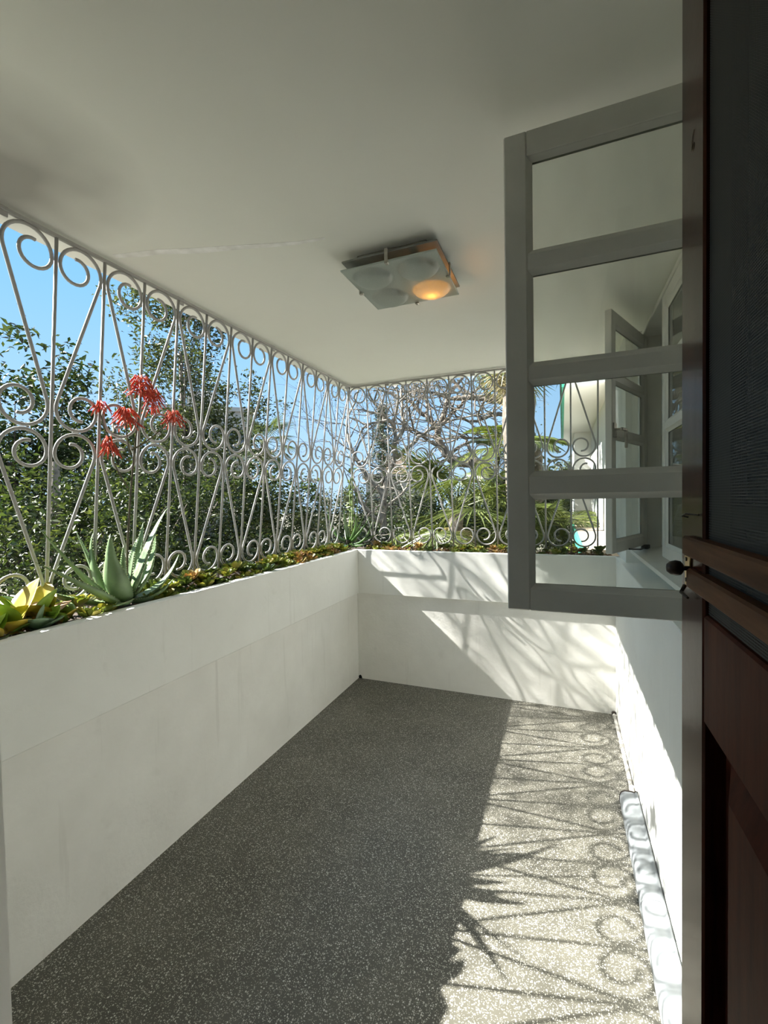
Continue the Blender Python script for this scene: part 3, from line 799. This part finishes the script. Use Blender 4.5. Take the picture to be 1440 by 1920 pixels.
kalanchoe((-1.730, 0.925, 1.070), [((.0, 0, .02), (.00, .075, .155), .085, 'kal_y', .35), ((0, -.01, .02), (.03, -.06, .115), .085, 'kal_g', .3), ((.01, 0, .015), (.065, -.02, .06), .08, 'kal_y', .3),
    ((.0, .0, .02), (-.07, -.01, .12), .08, 'kal_g', .3), ((0, 0, .015), (.05, .06, .05), .075, 'kal_g', .3), ((0, -.02, .02), (-.02, -.10, .13), .08, 'kal_y', .3), ((0, .01, .01), (-.04, .09, .08), .07, 'kal_o', .2)], 'yellowing broad-leaved succulent with upright scalloped leaves by the doorway end')
kalanchoe((-1.700, 0.835, 1.070), [((0, 0, .01), (.035, .03, .085), .09, 'kal_g', .3), ((0, 0, .01), (.05, -.05, .07), .09, 'kal_y', .3), ((0, 0, .01), (-.03, .05, .11), .08, 'kal_g', .3), ((0, 0, .01), (-.03, -.06, .12), .08, 'kal_y', .3), ((0, 0, .01), (.055, .02, .025), .07, 'kal_b', .2)], 'green broad-leaved succulent cut by the left edge of the picture')
kalanchoe((-1.687, 0.985, 1.070), [((0, 0, .015), (.035, -.035, .055), .075, 'kal_b', .35), ((0, 0, .01), (.04, .045, .045), .07, 'kal_b', .3), ((0, 0, .01), (-.01, .065, .07), .06, 'kal_g', .3), ((0, 0, .01), (-.05, .02, .06), .06, 'kal_b', .3), ((0, 0, .02), (.01, .01, .085), .04, 'kal_b', .4), ((0, 0, .005), (.032, -.06, .025), .06, 'kal_b', .2)], 'grey-green broad-leaved rosette spilling on the parapet edge')
kalanchoe((-1.760, 1.020, 1.070), [((0, 0, .02), (.05, .03, .12), .085, 'kal_g', .3), ((0, 0, .02), (-.04, .06, .13), .08, 'kal_y', .3), ((0, 0, .02), (.055, -.06, .09), .09, 'kal_y', .3), ((0, 0, .02), (-.05, -.06, .11), .08, 'kal_g', .3), ((0, 0, .02), (.02, .09, .07), .075, 'kal_o', .2)], 'mottled broad-leaved succulent behind the grey-green rosette')
kalanchoe((-1.715, 1.075, 1.070), [((0, 0, .01), (.03, -.05, .06), .055, 'kal_g', .3), ((0, 0, .01), (.04, .03, .055), .055, 'kal_y', .3), ((0, 0, .01), (-.03, .05, .06), .055, 'kal_g', .3), ((0, 0, .01), (-.05, -.03, .07), .055, 'kal_o', .3), ((0, 0, .01), (.0, -.09, .07), .05, 'kal_o', .1)], 'small green and yellow succulent beside the grey-green rosette')

# small rosettes
def rosette_mesh(name, mat, n, L, w, rise):
    mb = MB()
    for i in range(n):
        a = i*2.399+random.uniform(-.2, .2); f = i/n; el = rise*(.25+.95*f); Ls = L*(1-.45*f)*random.uniform(.85, 1.15)
        d = np.array([math.cos(a)*math.cos(el), math.sin(a)*math.cos(el), math.sin(el)]); s = np.array([-math.sin(a), math.cos(a), 0]); nr = np.cross(d, s)
        b0 = d*Ls*.12
        V = []
        for u, ww in ((0, .25), (.45, .8), (.75, 1.0), (.93, .6)):
            for k in (-1, 0, 1): V.append(b0+d*Ls*u+s*k*w*.5*ww*Ls/L+nr*(-.0+.10*w*abs(k)+.12*Ls*u*u*1)*1)
        V.append(b0+d*Ls+nr*.10*Ls); m = len(V)
        V2 = [np.array(v)-nr*.0035 for v in V]
        F = []
        for r in range(3):
            for k in range(2): q = r*3+k; F.append((q, q+1, q+4, q+3))
        F += [(9, 10, 12), (10, 11, 12)]
        F2 = [tuple(q+m for q in f[::-1]) for f in F]
        mb.add(V+V2, F+F2)
    return mb.mesh(name, MT[mat], True)
ROS = {k: [rosette_mesh('rosette', m, nn, L, w, r) for (nn, L, w, r) in ((13, .040, .024, 1.0), (11, .034, .022, .8), (16, .046, .022, 1.1))] for k, m in (('a', 'suc_a'), ('b', 'suc_b'), ('c', 'suc_c'))}
LAB = {('L', 'a'): ('small olive rosette succulent massed along the left planter', 'olive rosettes along the left planter'),
       ('L', 'b'): ('small peach and orange rosette succulent crowded along the left planter edge', 'peach rosettes along the left planter'),
       ('L', 'c'): ('small green rosette succulent among the olive ones in the left planter', 'green rosettes along the left planter'),
       ('B', 'a'): ('small olive rosette succulent in the far planter', 'olive rosettes in the far planter'),
       ('B', 'b'): ('small peach rosette succulent in the litter of the far planter', 'peach rosettes in the far planter'),
       ('B', 'c'): ('small green rosette succulent in the far planter', 'green rosettes in the far planter')}
def put_rosette(x, y, z, kind, where, sc):
    o = obj('rosette_succulent', random.choice(ROS[kind]), None, (x, y, z), (random.uniform(-.25, .25), random.uniform(-.25, .25), random.uniform(0, 6.28)))
    o.scale = (sc, sc, sc); lb, gp_ = LAB[(where, kind)]; tag(o, lb, 'plant', gp_)
y = 1.10
while y < 3.36:
    for x in ((-1.680, -1.728, -1.778) if y > 1.55 else (-1.680, -1.80)):
        if random.random() < .14: continue
        if 1.22 < y < 1.46 and x > -1.70: continue
        t = (y-1.1)/2.3
        kind = random.choices('abc', (.58-.25*t, .02+.62*max(0, t-.25), .40-.28*t))[0]
        put_rosette(x+random.uniform(-.015, .015), y+random.uniform(-.02, .02), (1.082 if x > -1.69 else 1.112)+random.uniform(-.004, .014), kind, 'L', random.uniform(1.15, 1.7))
    y += .052
x = -1.55
while x < .30:
    for yy in (3.465, 3.53):
        if random.random() < .30: continue
        kind = random.choices('abc', (.42, .25, .33) if x < -.2 else (.2, .12, .68))[0]
        put_rosette(x+random.uniform(-.02, .02), yy+random.uniform(-.02, .02), (1.085 if yy < 3.5 else 1.108)+random.uniform(-.004, .010), kind, 'B', random.uniform(.9, 1.4) if x < -.1 else random.uniform(1.1, 1.7))
    x += .062

# ================================================================ the house wing beyond the far grille
wing = tag(empty('house_wing', (.5, 4.0, 1.0)), 'sunlit white wing of the house with green-edged eave beyond the far grille', 'building')
def wpart(name, mb, mat): o = mb.build(name, MT[mat]); o.parent = wing; o.matrix_parent_inverse = Matrix.Translation((-.5, -4.0, -1.0)); return o
wpart('wall', MB().box((.50, 3.96, -3.2), (3.2, 9.2, 2.72)), 'wing')
wpart('end_wall', MB().box((.215, 9.2, -3.2), (3.2, 11.0, 2.72)), 'wing')
wpart('soffit', MB().box((.03, 5.2, 2.70), (3.3, 11.2, 2.78)), 'wing')
wpart('fascia', MB().box((.0, 5.2, 2.685), (.03, 11.2, 2.86)), 'green_trim')
wpart('roof', MB().prism([(-.02, 2.861), (-.02, 2.90), (3.4, 4.2), (3.4, 2.861)], 'Y', 5.15, 11.25), 'rooftile')
wpart('ledge', MB().box((.17, 4.15, .95), (.50, 9.2, 1.06)), 'ledge')
wpart('ledge_edge', MB().box((.14, 4.15, .94), (.17, 9.2, 1.07)), 'green_trim')
wpart('bracket', MB().box((.14, 9.2, .94), (.20, 9.3, 1.07)), 'green_trim')
o = MB().tube([(.03, 6.95, 2.28), (.03, 6.95, 2.30)], .01, 5)

# ================================================================ garden
GZ = -3.2
o = MB().box((-120, -60, GZ-.2), (120, 140, GZ)).build('ground', MT['ground']); tag(o, 'garden ground below the balcony', 'ground', None, 'structure')

def tree(name, base, trunk_top, blobs, nclus, nleaf, lsize, leafmat, barkmat, label, group=None, tr=.12, spread=.22, up=.35, branches=True):
    """a broadleaf tree: trunk, branches out to leaf clusters, one leaf mesh. blobs: (centre, radii, weight)"""
    e = tag(empty(name, base), label, 'tree', group)
    base = np.array(base, float); top = np.array(trunk_top, float)
    mb = MB(); n = 9
    pth = np.array([base+(top-base)*t+np.array([math.sin(t*5+base[0])*.12*t, math.cos(t*4+base[1])*.12*t, 0]) for t in np.linspace(0, 1, n)])
    mb.tube(pth-base, np.linspace(tr, tr*.35, n), 8)
    w = np.array([b[2] for b in blobs], float); w /= w.sum(); cl = []
    for _ in range(nclus):
        c, r, _w = blobs[rng.choice(len(blobs), p=w)]
        d = rng.normal(size=3); d /= np.linalg.norm(d); cl.append(np.array(c)+np.array(r)*d*rng.uniform(.35, 1)**.5)
    cl = np.array(cl)
    if branches:
        for c in cl[::3]:
            zt = np.clip((c[2]-base[2])/(top[2]-base[2])-.28, .25, .98)
            p0 = pth[int(zt*(n-1))]; mid = (p0+c)*.5+np.array([0, 0, -.12*np.linalg.norm(c-p0)])+rng.normal(0, .08, 3)
            mb.tube(bez(p0, mid, c, 5)-base, np.linspace(min(.022, tr*.15), .004, 5), 4, False)
    mb.build('trunk', MT[barkmat], e, True)
    per = nleaf//nclus
    sub = np.repeat(cl, 4, axis=0)+rng.normal(0, spread*.8, (nclus*4, 3))
    pts = np.repeat(sub, max(1, per//4), axis=0); pts = pts+rng.normal(0, spread*.5, pts.shape)
    cr = obj('crown', leaves_mesh(pts-base, lsize, MT[leafmat], 'crown', up), e); cr['kind'] = 'stuff'
    return e

# left-hand side, near to far
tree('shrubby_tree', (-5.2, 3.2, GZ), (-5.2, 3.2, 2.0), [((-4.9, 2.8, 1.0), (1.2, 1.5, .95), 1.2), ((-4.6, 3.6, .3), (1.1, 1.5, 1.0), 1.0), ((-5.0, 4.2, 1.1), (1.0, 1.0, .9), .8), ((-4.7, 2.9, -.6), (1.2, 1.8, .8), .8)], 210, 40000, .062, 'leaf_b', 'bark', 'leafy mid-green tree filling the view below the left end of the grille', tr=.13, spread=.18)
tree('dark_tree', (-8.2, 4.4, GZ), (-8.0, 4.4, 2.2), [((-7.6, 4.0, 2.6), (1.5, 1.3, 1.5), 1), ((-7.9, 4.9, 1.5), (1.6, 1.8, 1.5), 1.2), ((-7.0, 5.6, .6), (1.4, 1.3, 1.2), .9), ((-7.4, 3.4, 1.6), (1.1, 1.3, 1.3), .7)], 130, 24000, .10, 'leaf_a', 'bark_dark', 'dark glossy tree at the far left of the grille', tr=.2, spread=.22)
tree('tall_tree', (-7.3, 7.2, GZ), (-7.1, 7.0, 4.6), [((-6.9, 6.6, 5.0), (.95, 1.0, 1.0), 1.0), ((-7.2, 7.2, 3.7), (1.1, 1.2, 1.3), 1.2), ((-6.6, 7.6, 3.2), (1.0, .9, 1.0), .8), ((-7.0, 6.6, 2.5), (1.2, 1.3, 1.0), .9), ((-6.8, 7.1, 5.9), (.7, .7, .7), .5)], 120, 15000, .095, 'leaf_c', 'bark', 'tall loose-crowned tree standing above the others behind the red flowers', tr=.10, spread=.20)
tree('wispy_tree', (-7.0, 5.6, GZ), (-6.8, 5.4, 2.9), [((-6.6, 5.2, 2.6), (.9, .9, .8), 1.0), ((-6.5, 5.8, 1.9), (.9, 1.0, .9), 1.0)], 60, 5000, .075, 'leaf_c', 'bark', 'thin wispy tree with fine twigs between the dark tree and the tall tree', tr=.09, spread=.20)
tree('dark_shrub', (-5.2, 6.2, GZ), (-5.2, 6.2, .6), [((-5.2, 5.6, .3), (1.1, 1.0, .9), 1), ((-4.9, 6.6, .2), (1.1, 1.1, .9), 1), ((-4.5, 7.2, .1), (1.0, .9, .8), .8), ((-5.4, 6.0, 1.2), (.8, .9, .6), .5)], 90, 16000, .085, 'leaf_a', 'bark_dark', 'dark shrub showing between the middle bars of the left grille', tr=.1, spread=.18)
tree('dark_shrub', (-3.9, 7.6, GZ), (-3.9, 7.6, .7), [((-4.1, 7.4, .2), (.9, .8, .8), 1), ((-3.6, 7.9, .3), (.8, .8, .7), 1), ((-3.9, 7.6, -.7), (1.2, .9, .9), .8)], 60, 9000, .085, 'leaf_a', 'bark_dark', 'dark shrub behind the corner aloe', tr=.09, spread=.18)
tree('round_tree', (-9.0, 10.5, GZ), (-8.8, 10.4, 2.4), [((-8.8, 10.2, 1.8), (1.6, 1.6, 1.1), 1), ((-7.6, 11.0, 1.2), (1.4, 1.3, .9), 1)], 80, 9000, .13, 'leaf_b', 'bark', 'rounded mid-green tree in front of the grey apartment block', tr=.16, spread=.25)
tree('feathery_tree', (-7.2, .9, GZ), (-6.9, 1.0, 5.2), [((-6.5, 1.05, 6.0), (.9, .95, 1.15), 1.0), ((-6.6, 1.7, 6.3), (.8, .6, .9), .40)], 420, 11800, .048, 'leaf_c', 'bark', 'feathery tree out to the left whose crown dapples the sunlight', tr=.08, spread=.20, branches=False)
# band of trees along the horizon
far = [(-24, 14, 3.0), (-22, 19, 2.4), (-16, 22, 1.9), (-12.5, 23, 2.2), (-9, 23.5, 2.1), (-6, 24, 2.4), (-3, 22, 2.6), (-.6, 19, 3.0), (1.5, 24, 3.4), (-28, 8, 2.6)]
flab = ['hazy tree on the horizon behind the dark tree', 'hazy tree on the horizon left of the apartment block', 'hazy tree in front of the apartment block', 'hazy low tree right of the apartment block', 'hazy low tree on the horizon past the far palm', 'hazy tree on the horizon behind the corner of the grilles', 'hazy tree on the horizon behind the bare tree', 'hazy green tree behind the fan palm', 'hazy tree beside the house wing', 'hazy tree on the horizon at the extreme left']
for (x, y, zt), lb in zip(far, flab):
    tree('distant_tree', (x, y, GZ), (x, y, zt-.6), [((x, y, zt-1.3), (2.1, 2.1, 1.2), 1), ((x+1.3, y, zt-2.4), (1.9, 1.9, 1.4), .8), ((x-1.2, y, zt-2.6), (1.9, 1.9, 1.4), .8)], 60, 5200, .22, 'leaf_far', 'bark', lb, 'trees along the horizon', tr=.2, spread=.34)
# understorey behind the far grille
tree('green_shrub', (-1.9, 8.6, GZ), (-1.9, 8.6, .8), [((-2.1, 8.6, .6), (.9, .8, .9), 1), ((-1.3, 8.9, .9), (.9, .8, 1.0), 1), ((-.6, 9.2, .9), (.8, .8, 1.1), .8), ((-1.6, 8.5, -.6), (1.3, .8, .9), .7)], 80, 12000, .09, 'leaf_b', 'bark', 'mid-green shrub behind the fan palm', tr=.08, spread=.18)
tree('dark_shrub', (-3.0, 10.4, GZ), (-3.0, 10.4, .9), [((-3.3, 10.4, .6), (1.0, .9, .9), 1), ((-2.4, 10.7, .8), (1.0, .9, .9), 1)], 50, 7000, .10, 'leaf_a', 'bark_dark', 'dark shrub behind the bare tree trunk', tr=.09, spread=.22)

# conifer
cn = tag(empty('conifer', (-5.3, 13.3, GZ)), 'narrow dark conifer behind the bare branches', 'tree')
MB().tube([(0, 0, 0), (0, 0, 7.9)], [.16, .02], 8).build('trunk', MT['bark_dark'], cn, True)
cc = []; mb = MB()
for i in range(90):
    z = 2.6+5.2*(i/90); r = (1.0*(1-(i/90)**1.3)+.12); a = i*2.4+random.uniform(-.3, .3)
    mb.tube([(0, 0, z), (math.cos(a)*r*.6, math.sin(a)*r*.6, z-.03), (math.cos(a)*r, math.sin(a)*r, z-.15)], [.02, .012, .004], 4, False)
    t = rng.uniform(.15, 1, 70)[:, None]; cc.append(np.array([[math.cos(a)*r, math.sin(a)*r, -.15]])*t+np.array([0, 0, z])+rng.normal(0, .07, (70, 3)))
mb.build('branches', MT['bark_dark'], cn, True)
o = obj('needles', leaves_mesh(np.concatenate(cc), .12, MT['conifer'], 'needles', .1, .25), cn); o['kind'] = 'stuff'

# ---- bare tree
def grow(mb, p, d, L, r, depth, rr, tips, xmax=1e9):
    n = 6; pts = [p.copy()]; q = p.copy(); dd = d.copy()
    for i in range(n):
        dd = dd+rr.normal(0, .17, 3); dd[2] += .025
        if q[0] > xmax-.15: dd[0] = -abs(dd[0])-.3       # keeps clear of the house
        dd /= np.linalg.norm(dd); q = q+dd*L/n; pts.append(q.copy())
    rs = np.linspace(r, r*.62, n+1)
    mb.tube(pts, rs, 6 if r > .02 else 4, False)
    if depth == 0 or r < .0035: tips.append(q); return
    kids = 2 if rr.random() < .5 else 3
    for k in range(kids):
        s = rr.normal(size=3); s -= dd*(s@dd); s /= np.linalg.norm(s); ang = rr.uniform(.35, .85)
        nd = dd*math.cos(ang)+s*math.sin(ang); nd[2] *= .8; nd /= np.linalg.norm(nd)
        st = pts[-1] if k < 2 else pts[rr.integers(2, n)]
        grow(mb, st, nd, L*rr.uniform(.62, .9), r*rr.uniform(.5, .68), depth-1, rr, tips, xmax)
def bare_tree(name, base, limbs, seed, label, mat, depth=4, leaves=0):
    e = tag(empty(name, base), label, 'tree'); b = np.array(base, float); rr = np.random.default_rng(seed); mb = MB(); tips = []
    for pts, r0, r1 in limbs:
        P_ = np.array(pts, float)-b
        # smooth the given points
        t = np.linspace(0, 1, len(P_)); tt = np.linspace(0, 1, len(P_)*4)
        Q = np.stack([np.interp(tt, t, P_[:, k]) for k in range(3)], 1); Q[1:-1] = (Q[:-2]+2*Q[1:-1]+Q[2:])/4; Q[1:-1] += rr.normal(0, .012, Q[1:-1].shape)
        R_ = np.linspace(r0, r1, len(Q)); mb.tube(Q, R_, 8)
        for i in range(len(Q)//3, len(Q), 3):
            dd = Q[min(i+1, len(Q)-1)]-Q[i-1]; dd /= np.linalg.norm(dd); s = rr.normal(size=3); s -= dd*(s@dd); s /= np.linalg.norm(s); s[2] = abs(s[2])*.7+s[2]*.3
            nd = dd*.55+s*.8; nd /= np.linalg.norm(nd); grow(mb, Q[i], nd, .85, R_[i]*.42, depth, rr, tips, -.15-b[0])
        dd = Q[-1]-Q[-2]; dd /= np.linalg.norm(dd); grow(mb, Q[-1], dd, .9, r1*.95, depth, rr, tips, -.15-b[0])
    mb.build('branches', MT[mat], e, True)
    if leaves:
        tp = np.array(tips); pts = np.repeat(tp, leaves, axis=0)+rr.normal(0, .06, (len(tp)*leaves, 3))
        o = obj('sparse_leaves', leaves_mesh(pts, .05, MT['leaf_c'], 'sparse_leaves', .3), e); o['kind'] = 'stuff'
    return e
bare_tree('bare_tree', (-3.45, 8.6, GZ), [
    ([(-3.45, 8.6, GZ), (-3.43, 8.6, -1.2), (-3.42, 8.6, .15), (-3.47, 8.6, 1.26), (-3.36, 8.6, 1.92), (-3.23, 8.6, 2.2)], .10, .055),
    ([(-3.23, 8.6, 2.20), (-3.12, 8.55, 2.45), (-3.20, 8.5, 2.58), (-2.93, 8.5, 2.91), (-2.95, 8.5, 3.43), (-2.99, 8.6, 3.91)], .05, .024),
    ([(-3.13, 8.6, 2.36), (-2.89, 8.7, 2.57), (-2.54, 8.8, 2.88), (-2.29, 8.8, 2.97)], .05, .025),
    ([(-3.40, 8.6, 1.55), (-3.9, 8.5, 2.2), (-4.2, 8.6, 2.7), (-4.3, 8.7, 3.2)], .055, .025),
    ([(-3.45, 8.6, 1.0), (-3.75, 8.3, 1.35), (-3.95, 8.1, 1.9), (-3.75, 8.0, 2.5)], .05, .022)], 11,
    'pale bare-branched tree with crooked limbs behind the far grille', 'bark_mid', 3, 2)
bare_tree('bare_tree', (-.45, 9.9, GZ), [
    ([(-.45, 9.9, GZ), (-.5, 9.8, -.8), (-.75, 9.6, .9), (-1.05, 9.4, 1.65), (-1.55, 9.3, 2.2), (-2.13, 9.3, 2.30), (-2.28, 9.3, 2.48), (-2.45, 9.3, 2.79), (-2.43, 9.3, 2.99)], .17, .07),
    ([(-2.43, 9.3, 2.99), (-2.63, 9.3, 3.23), (-2.90, 9.3, 3.46), (-3.11, 9.3, 3.68), (-3.46, 9.3, 3.84)], .065, .025),
    ([(-2.43, 9.3, 2.99), (-2.27, 9.3, 3.18), (-2.02, 9.2, 3.35), (-1.74, 9.1, 3.55)], .055, .025),
    ([(-.75, 9.6, .9), (-.42, 9.3, 2.2), (-.62, 9.0, 3.0), (-.99, 8.9, 3.35), (-1.46, 8.9, 3.48), (-1.76, 8.9, 3.51), (-1.98, 8.9, 3.49), (-2.36, 8.9, 3.65)], .11, .03),
    ([(-.48, 9.2, 2.6), (-.98, 9.0, 3.14), (-1.30, 9.0, 3.14), (-1.55, 9.0, 3.02), (-1.79, 9.0, 3.06), (-2.0, 9.0, 3.20)], .05, .02),
    ([(-.46, 9.25, 2.3), (-.98, 9.0, 2.72), (-1.49, 9.0, 2.71), (-1.91, 9.0, 2.72), (-2.4, 9.0, 2.75)], .045, .016),
    ([(-.55, 9.05, 2.95), (-.5, 8.9, 3.5), (-.62, 8.8, 4.1), (-.5, 8.7, 4.6)], .06, .03),
    ([(-.65, 9.3, 1.9), (-.75, 8.9, 2.4), (-.85, 8.7, 2.9), (-1.0, 8.6, 3.4)], .05, .02)], 5,
    'dark-limbed bare tree arching from the right behind the far grille', 'bark', 3, 1)

# ---- palms
def fan_blade(name, R, n, mat, droop=.25, spread=2.5):
    mb = MB()
    for k in range(n):
        a = -spread+2*spread*k/(n-1); L = R*(.78+.22*math.cos(a*.55))*random.uniform(.92, 1.06); w = R*.050
        d = np.array([math.sin(a), math.cos(a), 0]); s = np.array([math.cos(a), -math.sin(a), 0])
        V = []
        for u, ww in ((.04, .30), (.35, 1), (.7, .72), (1, .06)):
            c = d*L*u+np.array([0, 0, -droop*L*u*u*random.uniform(.8, 1.3)])
            V += [c-s*w*ww*.5, c+np.array([0, 0, -w*.28*ww]), c+s*w*ww*.5]
        mb.add(V, [(r*3+q, r*3+q+1, r*3+q+4, r*3+q+3) for r in range(3) for q in range(2)])
    return mb.mesh(name, MT[mat])
def pinnate(name, L, n, mat, bend=.5):
    mb = MB(); m = 12; sp = [np.array([0, L*t*(1-.12*t), L*(.35*t-bend*t*t)]) for t in np.linspace(0, 1, m)]
    mb.tube(sp, np.linspace(.012, .003, m), 5, False)
    for k in range(n):
        t = .16+.82*k/n; q = t*(m-1); i = int(q); f = q-i; p = sp[i]*(1-f)+sp[min(i+1, m-1)]*f; tg = sp[min(i+1, m-1)]-sp[i]; tg /= np.linalg.norm(tg)
        for s in (-1, 1):
            l = L*.36*math.sin(PI*min(1, t*.85+.12))**.7*random.uniform(.85, 1.1); d = tg*.62+np.array([s*.78, 0, -.05]); d /= np.linalg.norm(d); w = .016
            sd = np.cross(d, (0, 0, 1.)); sd /= np.linalg.norm(sd)
            V = []
            for u, ww in ((0, .4), (.4, 1), (.8, .6), (1, .05)):
                c = p+d*l*u+np.array([0, 0, -.30*l*u*u]); V += [c-sd*w*ww, c+sd*w*ww]
            mb.add(V, [(r*2, r*2+1, r*2+3, r*2+2) for r in range(3)])
    return mb.mesh(name, MT[mat])
FAN = [fan_blade('frond_blade', .55, 30, 'palm', .22), fan_blade('frond_blade', .50, 26, 'palm', .4)]
FAND = fan_blade('frond_blade', .42, 18, 'palm_dry', .9, 1.6)
def fan_palm(base, height, n, label, sc=1.0, dry=0, seed=1):
    e = tag(empty('fan_palm', base), label, 'palm'); r = random.Random(seed)
    mb = MB(); m = 14
    mb.tube([(0.03*math.sin(i), .03*math.cos(i*1.3), height*i/(m-1)) for i in range(m)], [.10*(1+.12*(i % 2)) for i in range(m)], 9); mb.build('trunk', MT['bark'], e)
    for i in range(n):
        az = i*2.4+r.uniform(-.3, .3); el = r.uniform(-.55, 1.15); L = r.uniform(.55, .85)*sc
        d = np.array([math.cos(az)*math.cos(el), math.sin(az)*math.cos(el), math.sin(el)]); p0 = np.array([0, 0, height-.03]); p1 = p0+d*L+np.array([0, 0, -.10*L])
        pet = MB().tube(bez(p0, p0+d*L*.5+np.array([0, 0, .06]), p1, 5), [.010, .009, .008, .007, .006], 5, False).build('frond', MT['palm_y'], e)
        b = obj('blade', r.choice(FAN), pet, tuple(p1)); b.scale = (sc, sc, sc)
        yv = Vector((d[0], d[1], d[2]-.25)).normalized(); xv = yv.cross(Vector((0, 0, 1))).normalized(); zv = xv.cross(yv)
        b.rotation_euler = Matrix((xv, yv, zv)).transposed().to_euler()
    for i in range(dry):
        az = r.uniform(0, 6.28); p1 = (math.cos(az)*.16, math.sin(az)*.16, height-.25-r.random()*.15)
        b = obj('dry_frond', FAND, e, p1); yv = Vector((math.cos(az)*.3, math.sin(az)*.3, -1)).normalized(); xv = yv.cross(Vector((math.cos(az), math.sin(az), .3))).normalized(); zv = xv.cross(yv)
        b.rotation_euler = Matrix((xv, yv, zv)).transposed().to_euler()
    return e
fan_palm((-1.45, 6.5, GZ), 4.55, 24, 'fan palm with broad green fronds outside the far grille', 1.15, 5, 3)
fan_palm((-.75, 7.1, GZ), 3.75, 16, 'lower fan palm between the taller palm and the house wing', 1.1, 3, 8)
fan_palm((-8.6, 11.6, GZ), 6.6, 18, 'distant fan palm beside the grey apartment block', 1.0, 4, 5)
fan_palm((-.60, 6.15, GZ), 6.75, 14, 'tall palm hanging dry straw-coloured fronds at the top of the far grille', .8, 16, 6)
PIN = [pinnate('frond', 1.25, 26, 'palm_y', .55), pinnate('frond', 1.1, 24, 'palm_y', .75), pinnate('frond', 1.2, 26, 'palm', .5)]
def feather_palm(base, height, n, label, seed):
    e = tag(empty('feather_palm', base), label, 'palm'); r = random.Random(seed)
    MB().tube([(0, 0, 0), (.04, .02, height*.5), (0, 0, height)], [.07, .055, .05], 8).build('trunk', MT['palm_y'], e)
    for i in range(n):
        f = obj('frond', r.choice(PIN), e, (0, 0, height-.05), (r.uniform(-.1, .75), r.uniform(-.15, .15), i*2.4)); s = r.uniform(.75, 1.1); f.scale = (s, s, s)
    return e
feather_palm((-.12, 5.7, GZ), 3.7, 13, 'feathery yellow-green palm below the eave of the house wing', 2)
feather_palm((-.55, 5.1, GZ), 3.65, 11, 'feathery palm just beyond the far planter', 4)
feather_palm((.0, 7.4, GZ), 4.3, 10, 'feathery palm in the shade of the house wing', 9)

feather_palm((-.88, 8.2, GZ), 5.6, 11, 'tall feathery palm showing through the open window leaf', 12)

# ---- far buildings
def block(name, loc, w, d, h, nx, nz, wallm, label, rot):
    e = tag(empty(name, loc, (0, 0, rot)), label, 'building')
    MB().box((-w/2, -d/2, 0), (w/2, d/2, h)).box((-w/2-.2, -d/2-.2, h), (w/2+.2, d/2+.2, h+.25)).build('walls', MT[wallm], e)
    MB().box((-w*.25, -d*.2, h+.25), (w*.1, d*.2, h+1.5)).build('roof_house', MT[wallm], e)
    win = MB().box((-.55, -.05, 0), (.55, .05, 1.2)).mesh('window', MT['farglass']); slab = MB().box((-w/2-.05, -.45, -.1), (w/2+.05, 0, .02)).mesh('balcony_slab', MT[wallm])
    for j in range(nz):
        z = h-2.3-j*3.0
        for i in range(nx): obj('window', win, e, (-w/2+w*(i+.5)/nx, -d/2-.02, z))
        obj('balcony_slab', slab, e, (0, -d/2, z-.75))
    return e
block('apartment_block', (-21.6, 23.4, GZ), 5.0, 5.0, 10.3, 3, 4, 'concrete', 'weathered grey apartment block rising behind the trees', .7)
block('low_house', (-9.8, 27.5, GZ), 4.2, 4.0, 6.0, 2, 2, 'ledge', 'small pinkish house far off between the trees', .35)
